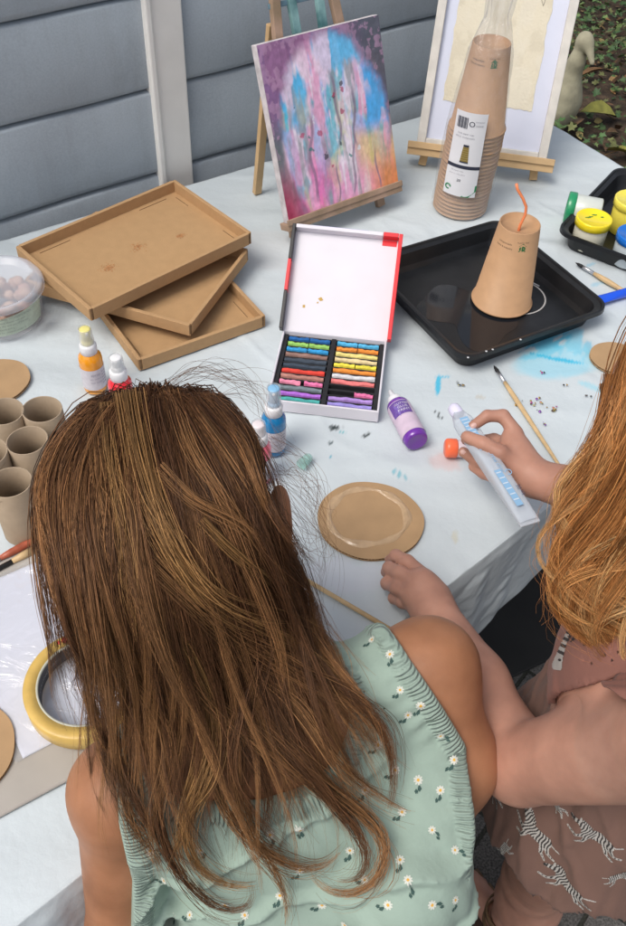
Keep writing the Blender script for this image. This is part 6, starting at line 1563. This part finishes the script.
# hand placed locks: crossing highlights and curling ends
HL = [
 ([(124, 396), (134, 450), (148, 505), (176, 560), (208, 600), (250, 622), (298, 632), (326, 646)], GD, 60, .0050, .004),
 ([(134, 395), (144, 455), (160, 515), (192, 575), (228, 612), (272, 632), (318, 660), (350, 690)], GD*.9, 44, .0040, .004),
 ([(172, 395), (190, 450), (214, 492), (240, 525), (262, 560), (280, 600), (300, 640)], LT_*1.1, 44, .0038, .003),
 ([(106, 402), (112, 460), (122, 520), (128, 580), (142, 640)], GD*.8, 30, .0030, .003),
 ([(96, 418), (100, 470), (108, 530), (118, 590)], LT_, 26, .0030, .003),
 ([(188, 405), (222, 452), (252, 498), (272, 540), (286, 590), (310, 640), (345, 680), (380, 722), (393, 765), (392, 775)], LT_, 40, .0034, .006),
 ([(240, 640), (290, 668), (338, 690), (372, 715), (390, 745), (394, 790), (388, 812)], MD*1.5, 44, .0036, .010),
 ([(230, 660), (290, 700), (330, 750), (360, 782), (392, 806), (410, 812)], LT_, 30, .0026, .008),
 ([(250, 700), (300, 760), (345, 800), (378, 826), (388, 850), (376, 884), (350, 897), (322, 890), (308, 868)], LT_, 44, .0030, .008),
 ([(262, 720), (312, 775), (352, 820), (368, 858), (358, 882), (336, 880)], MD*1.6, 34, .0026, .008),
 ([(180, 640), (206, 690), (210, 740), (196, 790), (184, 832), (200, 872), (240, 890), (262, 884)], GD*.85, 60, .0042, .006),
 ([(190, 650), (216, 710), (214, 765), (190, 815), (176, 850), (168, 872)], GD*.8, 50, .0040, .006),
 ([(150, 690), (158, 760), (158, 820), (176, 868), (206, 902), (238, 914), (258, 900), (250, 880)], MD*1.4, 34, .0024, .006),
 ([(210, 700), (230, 770), (250, 830), (276, 872), (288, 905), (284, 930)], LT_*.9, 30, .0024, .006),
 ([(205, 760), (226, 812), (262, 850), (300, 870), (326, 866), (340, 850)], LT_*.9, 28, .0022, .006),
 ([(104, 700), (118, 760), (134, 800), (158, 838), (182, 858)], MD*1.2, 22, .0018, .005),
 ([(92, 690), (100, 730), (112, 770), (132, 800), (140, 806)], MD, 16, .0014, .004),
 ([(120, 760), (128, 810), (148, 850), (160, 868)], LT_*.8, 18, .0018, .004),
 ([(236, 640), (262, 676), (276, 720), (300, 768), (336, 806), (360, 838)], MD, 50, .0050, .006),
 ([(200, 600), (226, 650), (236, 700), (250, 750), (270, 795), (262, 840)], MD*.9, 60, .0060, .004),
 ([(285, 600), (305, 650), (332, 690), (350, 700), (372, 730), (378, 752)], LT_*.8, 36, .0030, .008),
 ([(160, 470), (190, 500), (222, 516), (252, 536), (276, 566), (300, 610), (318, 640)], LT_*1.1, 30, .0030, .005),
 ([(150, 560), (190, 600), (236, 640), (286, 664), (330, 690), (362, 706), (384, 740)], LT_*.9, 34, .0034, .007),
 ([(120, 560), (150, 620), (190, 680), (240, 730), (290, 765), (330, 800), (352, 840)], LT_*1.0, 34, .0034, .007),
 ([(90, 600), (120, 660), (150, 700), (172, 750), (160, 800), (150, 836), (164, 880)], LT_*.9, 26, .0026, .007),
 ([(240, 560), (262, 610), (262, 660), (240, 710), (232, 760), (250, 812), (290, 850)], MD*1.6, 34, .0034, .008),
 ([(200, 520), (240, 560), (290, 600), (322, 632), (340, 660), (338, 700)], GD*.8, 26, .0026, .008),
]
for k, (pts, colr, n_, sp, off) in enumerate(HL):
    c = catmull(pts, NP); q, _, _ = trace(proxyA, c[:, 0], c[:, 1]); q = smooth3(q.copy(), 3); nr = view_nrm(q); q = q+nr*(off*np.sin(np.linspace(.1, PI*.9, NP)))[:, None]
    locks.append(lock(q, int(n_*1.5), sp*1.25, nr, colr*.42, colr*1.0, rad=.00021, off=.003, frizz=.0018, tipspread=.35, lenvar=.18))
    for j in range(5):
        locks.append(lock(q+lowf(NP, .006, 300+k*5+j), 5, sp*1.3, nr, colr*.6, colr*.9, rad=.00024, off=.006, frizz=.002, tipspread=1, lenvar=.3))
# stray hairs
def strays(n, src, proxy, amp, colr, r=.00018, off=(.002, .016)):
    for k in range(n):
        a = src[RNG.integers(len(src))]; c = catmull([(x+RNG.normal()*6, y+RNG.normal()*6) for x, y in a], NP); q, _, _ = trace(proxy, c[:, 0], c[:, 1]); q = smooth3(q.copy(), 3); nr = view_nrm(q)
        q = q+nr*(RNG.uniform(*off)*np.sin(np.linspace(0, PI, NP)))[:, None]+lowf(NP, amp, 5000+k)
        locks.append(lock(q, 1, .0001, nr, colr*RNG.uniform(.6, 1.6), colr*RNG.uniform(.8, 2), rad=r, frizz=.0012))
SW = GA+[[(150, 398), (190, 372), (230, 372), (258, 392), (268, 420)], [(170, 396), (205, 380), (240, 378), (262, 400)], [(200, 398), (240, 390), (268, 410), (290, 450)],
 [(268, 470), (300, 500), (318, 530), (322, 560), (316, 600)], [(272, 480), (310, 520), (330, 560), (322, 610)], [(270, 500), (300, 530), (310, 545), (330, 550)], [(74, 560), (62, 610), (74, 660), (98, 712), (108, 745)], [(50, 560), (58, 610), (72, 650), (96, 700)],
 [(60, 590), (84, 640), (90, 700), (92, 742)], [(80, 600), (92, 660), (104, 720), (96, 760)], [(272, 440), (300, 462), (318, 500), (320, 540)], [(280, 470), (300, 480), (315, 500), (322, 530)], [(92, 640), (88, 690), (92, 740), (120, 780)]]
strays(420, GA, proxyA, .011, MD, r=.00014)
strays(150, SW[12:], proxyA, .006, MD*.8, r=.00013, off=(.0, .005))
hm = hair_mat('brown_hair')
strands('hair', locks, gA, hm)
# scalp under the hair
def capA(p):
    d = sd_ell(p, hc+AX[:, 0]*.008, arr(.080, .088, .088), AX); lf = (p-hc)@AX
    d = np.minimum(d, sd_ell(p, hA, arr(.0755, .0945, .0925), AX))
    return np.maximum(np.maximum(d, (lf[:, 1]-.045)-np.maximum(lf[:, 2], 0)*.4), -lf[:, 2]-.030)
v, f = surfnet(capA, hc-.12, hc+.12, .005)
def strip(p):
    d = smin(sd_cone(p, hc+AX@arr(.0, -.03, -.03), D(190, 640, .80), .068, .058), sd_cone(p, D(190, 640, .80), D(222, 748, .81), .055, .034), .03); return np.maximum(d, (p-CAM)@F*0+d)
v2, f2 = surfnet(strip, np.minimum(hc, D(222, 748, .80))-.09, np.maximum(hc, D(222, 748, .80))+.09, .006)
V, Fq = cat_mesh([(v, f), (v2, f2)])
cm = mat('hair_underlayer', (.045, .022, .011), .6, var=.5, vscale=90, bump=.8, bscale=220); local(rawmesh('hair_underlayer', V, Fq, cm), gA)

# ---------------- child B
locks = []
hcB = hB+arr(0, 0, .0)
def proxyB(p):
    d = sd_ell(p, hcB-BX[:, 1]*.012, arr(.088, .092, .100), BX)
    d = smin(d, sd_cone(p, D(665, 430, .70), D(604, 555, .76), .050, .044), .03)
    return smin(d, sd_cone(p, D(604, 555, .76), D(625, 640, .80), .044, .035), .03)
proxyB = gridded(proxyB, arr(.02, .25, .80), arr(.52, .75, 1.32))
GB = [
 [(668, 296), (646, 318), (630, 352), (621, 392), (614, 430), (596, 466), (576, 496), (566, 520), (574, 545), (590, 570)],
 [(680, 310), (658, 350), (642, 400), (628, 448), (602, 492), (572, 530), (564, 562), (578, 590), (610, 605), (640, 615)],
 [(690, 330), (664, 385), (644, 445), (620, 498), (586, 540), (560, 575), (556, 602), (580, 628), (620, 642), (655, 650)],
 [(715, 350), (690, 415), (668, 480), (640, 532), (606, 572), (585, 606), (598, 634), (636, 655), (672, 664)],
 [(745, 380), (725, 450), (704, 520), (676, 570), (646, 610), (632, 636), (650, 662), (690, 680)],
 [(775, 430), (765, 500), (745, 560), (720, 610), (700, 650), (700, 690)],
]
def rootB(q0): return np.array([hcB+BX@arr(.0, .02, .10)])
G3B = guides3d(GB, proxyB, rootB)
BK = np.array((.22, .085, .025)); BM = np.array((.46, .195, .062)); BLt = np.array((.66, .33, .12)); BP = np.array((.74, .46, .21))
for k in range(100):
    c = interp_guide(G3B, (k+.5)/100)+lowf(NP, .003, 1200+k); locks.append(lock(c, 16, .0065, view_nrm(c), BK, BM*.8, rad=.00060, off=-.008, tipspread=.8, lenvar=.2))
for k in range(330):
    u = RNG.random(); c = interp_guide(G3B, u)+lowf(NP, RNG.choice((.004, .008)), 2000+k)+wave(NP, 2000+k, .006); li = RNG.random()
    cb, ct = (BM, BLt) if li < .45 else ((BK*1.3, BM) if li < .8 else (BM, BP))
    locks.append(lock(c, int(RNG.integers(22, 38)), RNG.uniform(.0022, .0050), view_nrm(c), cb*RNG.uniform(.8, 1.2), ct*RNG.uniform(.8, 1.2), rad=.00021, off=RNG.uniform(-.004, .006), frizz=RNG.uniform(.0006, .0016), tipspread=RNG.uniform(.3, .7), lenvar=.2))
for pts, colr, n_, sp in (([(610, 380), (600, 432), (574, 472), (558, 500), (557, 520), (566, 540), (578, 556)], BM, 40, .0028), ([(626, 470), (590, 486), (566, 498), (560, 520), (572, 548)], BM*.9, 30, .0025),
     ([(640, 560), (596, 566), (562, 580), (556, 600), (580, 622), (626, 648)], BLt, 40, .004), ([(650, 520), (606, 540), (574, 560), (560, 590), (566, 618), (592, 640), (636, 652)], BP, 40, .004), ([(650, 600), (610, 612), (590, 630), (606, 650), (650, 668)], BP, 36, .004)):
    c = catmull(pts, NP); q, _, _ = trace(proxyB, c[:, 0], c[:, 1]); q = smooth3(q.copy(), 3); locks.append(lock(q, n_, sp, view_nrm(q), colr*.8, colr, rad=.00034, off=.006, frizz=.001, tipspread=.5))
strays(240, GB[:4], proxyB, .011, BM, r=.00014, off=(.002, .014))
strays(26, [[(600, 500), (565, 530), (548, 570), (552, 600)], [(600, 540), (560, 570), (546, 600), (540, 620)], [(610, 430), (570, 470), (556, 500), (548, 540)]], proxyB, .006, BM, off=(0, .004))
# hair over the top and back of the head
for k in range(160):
    a = PI+(-1.9+3.8*(k+.5)/160); pts = []
    for t in np.linspace(0, 1, NP):
        ph = .12+t*1.95; r = arr(.090, .096, .100); l = arr(math.sin(a)*math.sin(ph)*r[0], math.cos(a)*math.sin(ph)*r[1]-.012, math.cos(ph)*r[2]); pts.append(hcB+BX@l)
    c = np.array(pts)+lowf(NP, .002, 3000+k); nr = c-hcB; nr /= np.linalg.norm(nr, axis=1, keepdims=True)
    locks.append(lock(c, 16, .005, nr, BK*1.2, BM, rad=.0006, off=.0, frizz=.001, tipspread=.9, lenvar=.05))
strands('hair', locks, gB, hair_mat('golden_hair'))
# the same over the unseen front of child A's head
locks = []
for k in range(110):
    a = (-1.25+2.5*(k+.5)/110); pts = []
    for t in np.linspace(0, 1, NP):
        ph = -.2+t*(1.15+.7*abs(math.sin(a))); r = arr(.088, .094, .098); l = arr(math.sin(a)*math.sin(ph)*r[0], math.cos(a)*math.sin(ph)*r[1], math.cos(ph)*r[2]); pts.append(hc+AX@l)
    c = np.array(pts)+lowf(NP, .002, 4000+k); nr = c-hc; nr /= np.linalg.norm(nr, axis=1, keepdims=True)
    locks.append(lock(c, 14, .005, nr, DK, MD, rad=.0006, frizz=.001, tipspread=.9, lenvar=.05))
strands('fringe', locks, gA, hm)
def capB(p):
    d = sd_ell(p, hcB-BX[:, 1]*.010, arr(.083, .086, .093), BX); lf = (p-hcB)@BX
    return np.maximum(np.maximum(d, (lf[:, 1]-.035)-np.maximum(lf[:, 2], 0)*.4), -lf[:, 2]-.075)
v, f = surfnet(capB, hcB-.12, hcB+.12, .005); local(rawmesh('hair_underlayer', v, f, mat('golden_underlayer', (.16, .075, .025), .6, var=.5, vscale=90, bump=.8, bscale=220)), gB)
# faces: eyes, brows, lips
for g, h_, AXh, iris in ((gA, hA, AX, (.10, .05, .02)), (gB, hB, BX, (.06, .09, .10))):
    for sx in (-1, 1):
        c = h_+AXh@arr(sx*.030, .0835, .0); M = Matrix(AXh.tolist()).to_4x4(); M.translation = Vector(tuple(c))
        mb = MB(); V_ = []; n = 20
        for ring in range(8):
            ph = PI*.5*ring/7
            for k in range(n): a = 2*PI*k/n; V_.append((.0115*math.sin(ph)*math.cos(a), .0055*math.cos(ph), .0068*math.sin(ph)*math.sin(a)))
        mb.add(V_, [(r*n+k, (r+1)*n+k, (r+1)*n+(k+1) % n, r*n+(k+1) % n) for r in range(7) for k in range(n)], 0, M, True)
        me_ = local(mb.build('eye', mat('eye_white', (.7, .68, .66), .15)), g)
        mb = MB(); mb.lathe([(0, 0), (.0022, 0), (.0048, -.0006)], 20, M @ T(0, .0060, 0, rx=R_(-90))); o = mb.build('iris', mat('iris_'+('brown' if g is gA else 'blue'), iris, .1)); o.data.transform(Matrix.Translation(-Vector(g.location))); o.parent = me_
        mb = MB(); mb.tube([tuple(h_+AXh@arr(sx*x, y, z)) for x, y, z in ((.014, .0895, .020), (.028, .0855, .025), (.044, .0745, .020))], [.0018, .0024, .0010], 6); local(mb.build('eyebrow', mat('eyebrow_hair', (.08, .04, .02), .7)), g)
    mb = MB(); mb.tube([tuple(h_+AXh@arr(x, y, -.051)) for x, y in ((-.020, .082), (-.010, .0895), (0, .0915), (.010, .0895), (.020, .082))], [.001, .0034, .0036, .0034, .001], 8); local(mb.build('lips', mat('lip_skin', (.50, .20, .16), .4)), g)
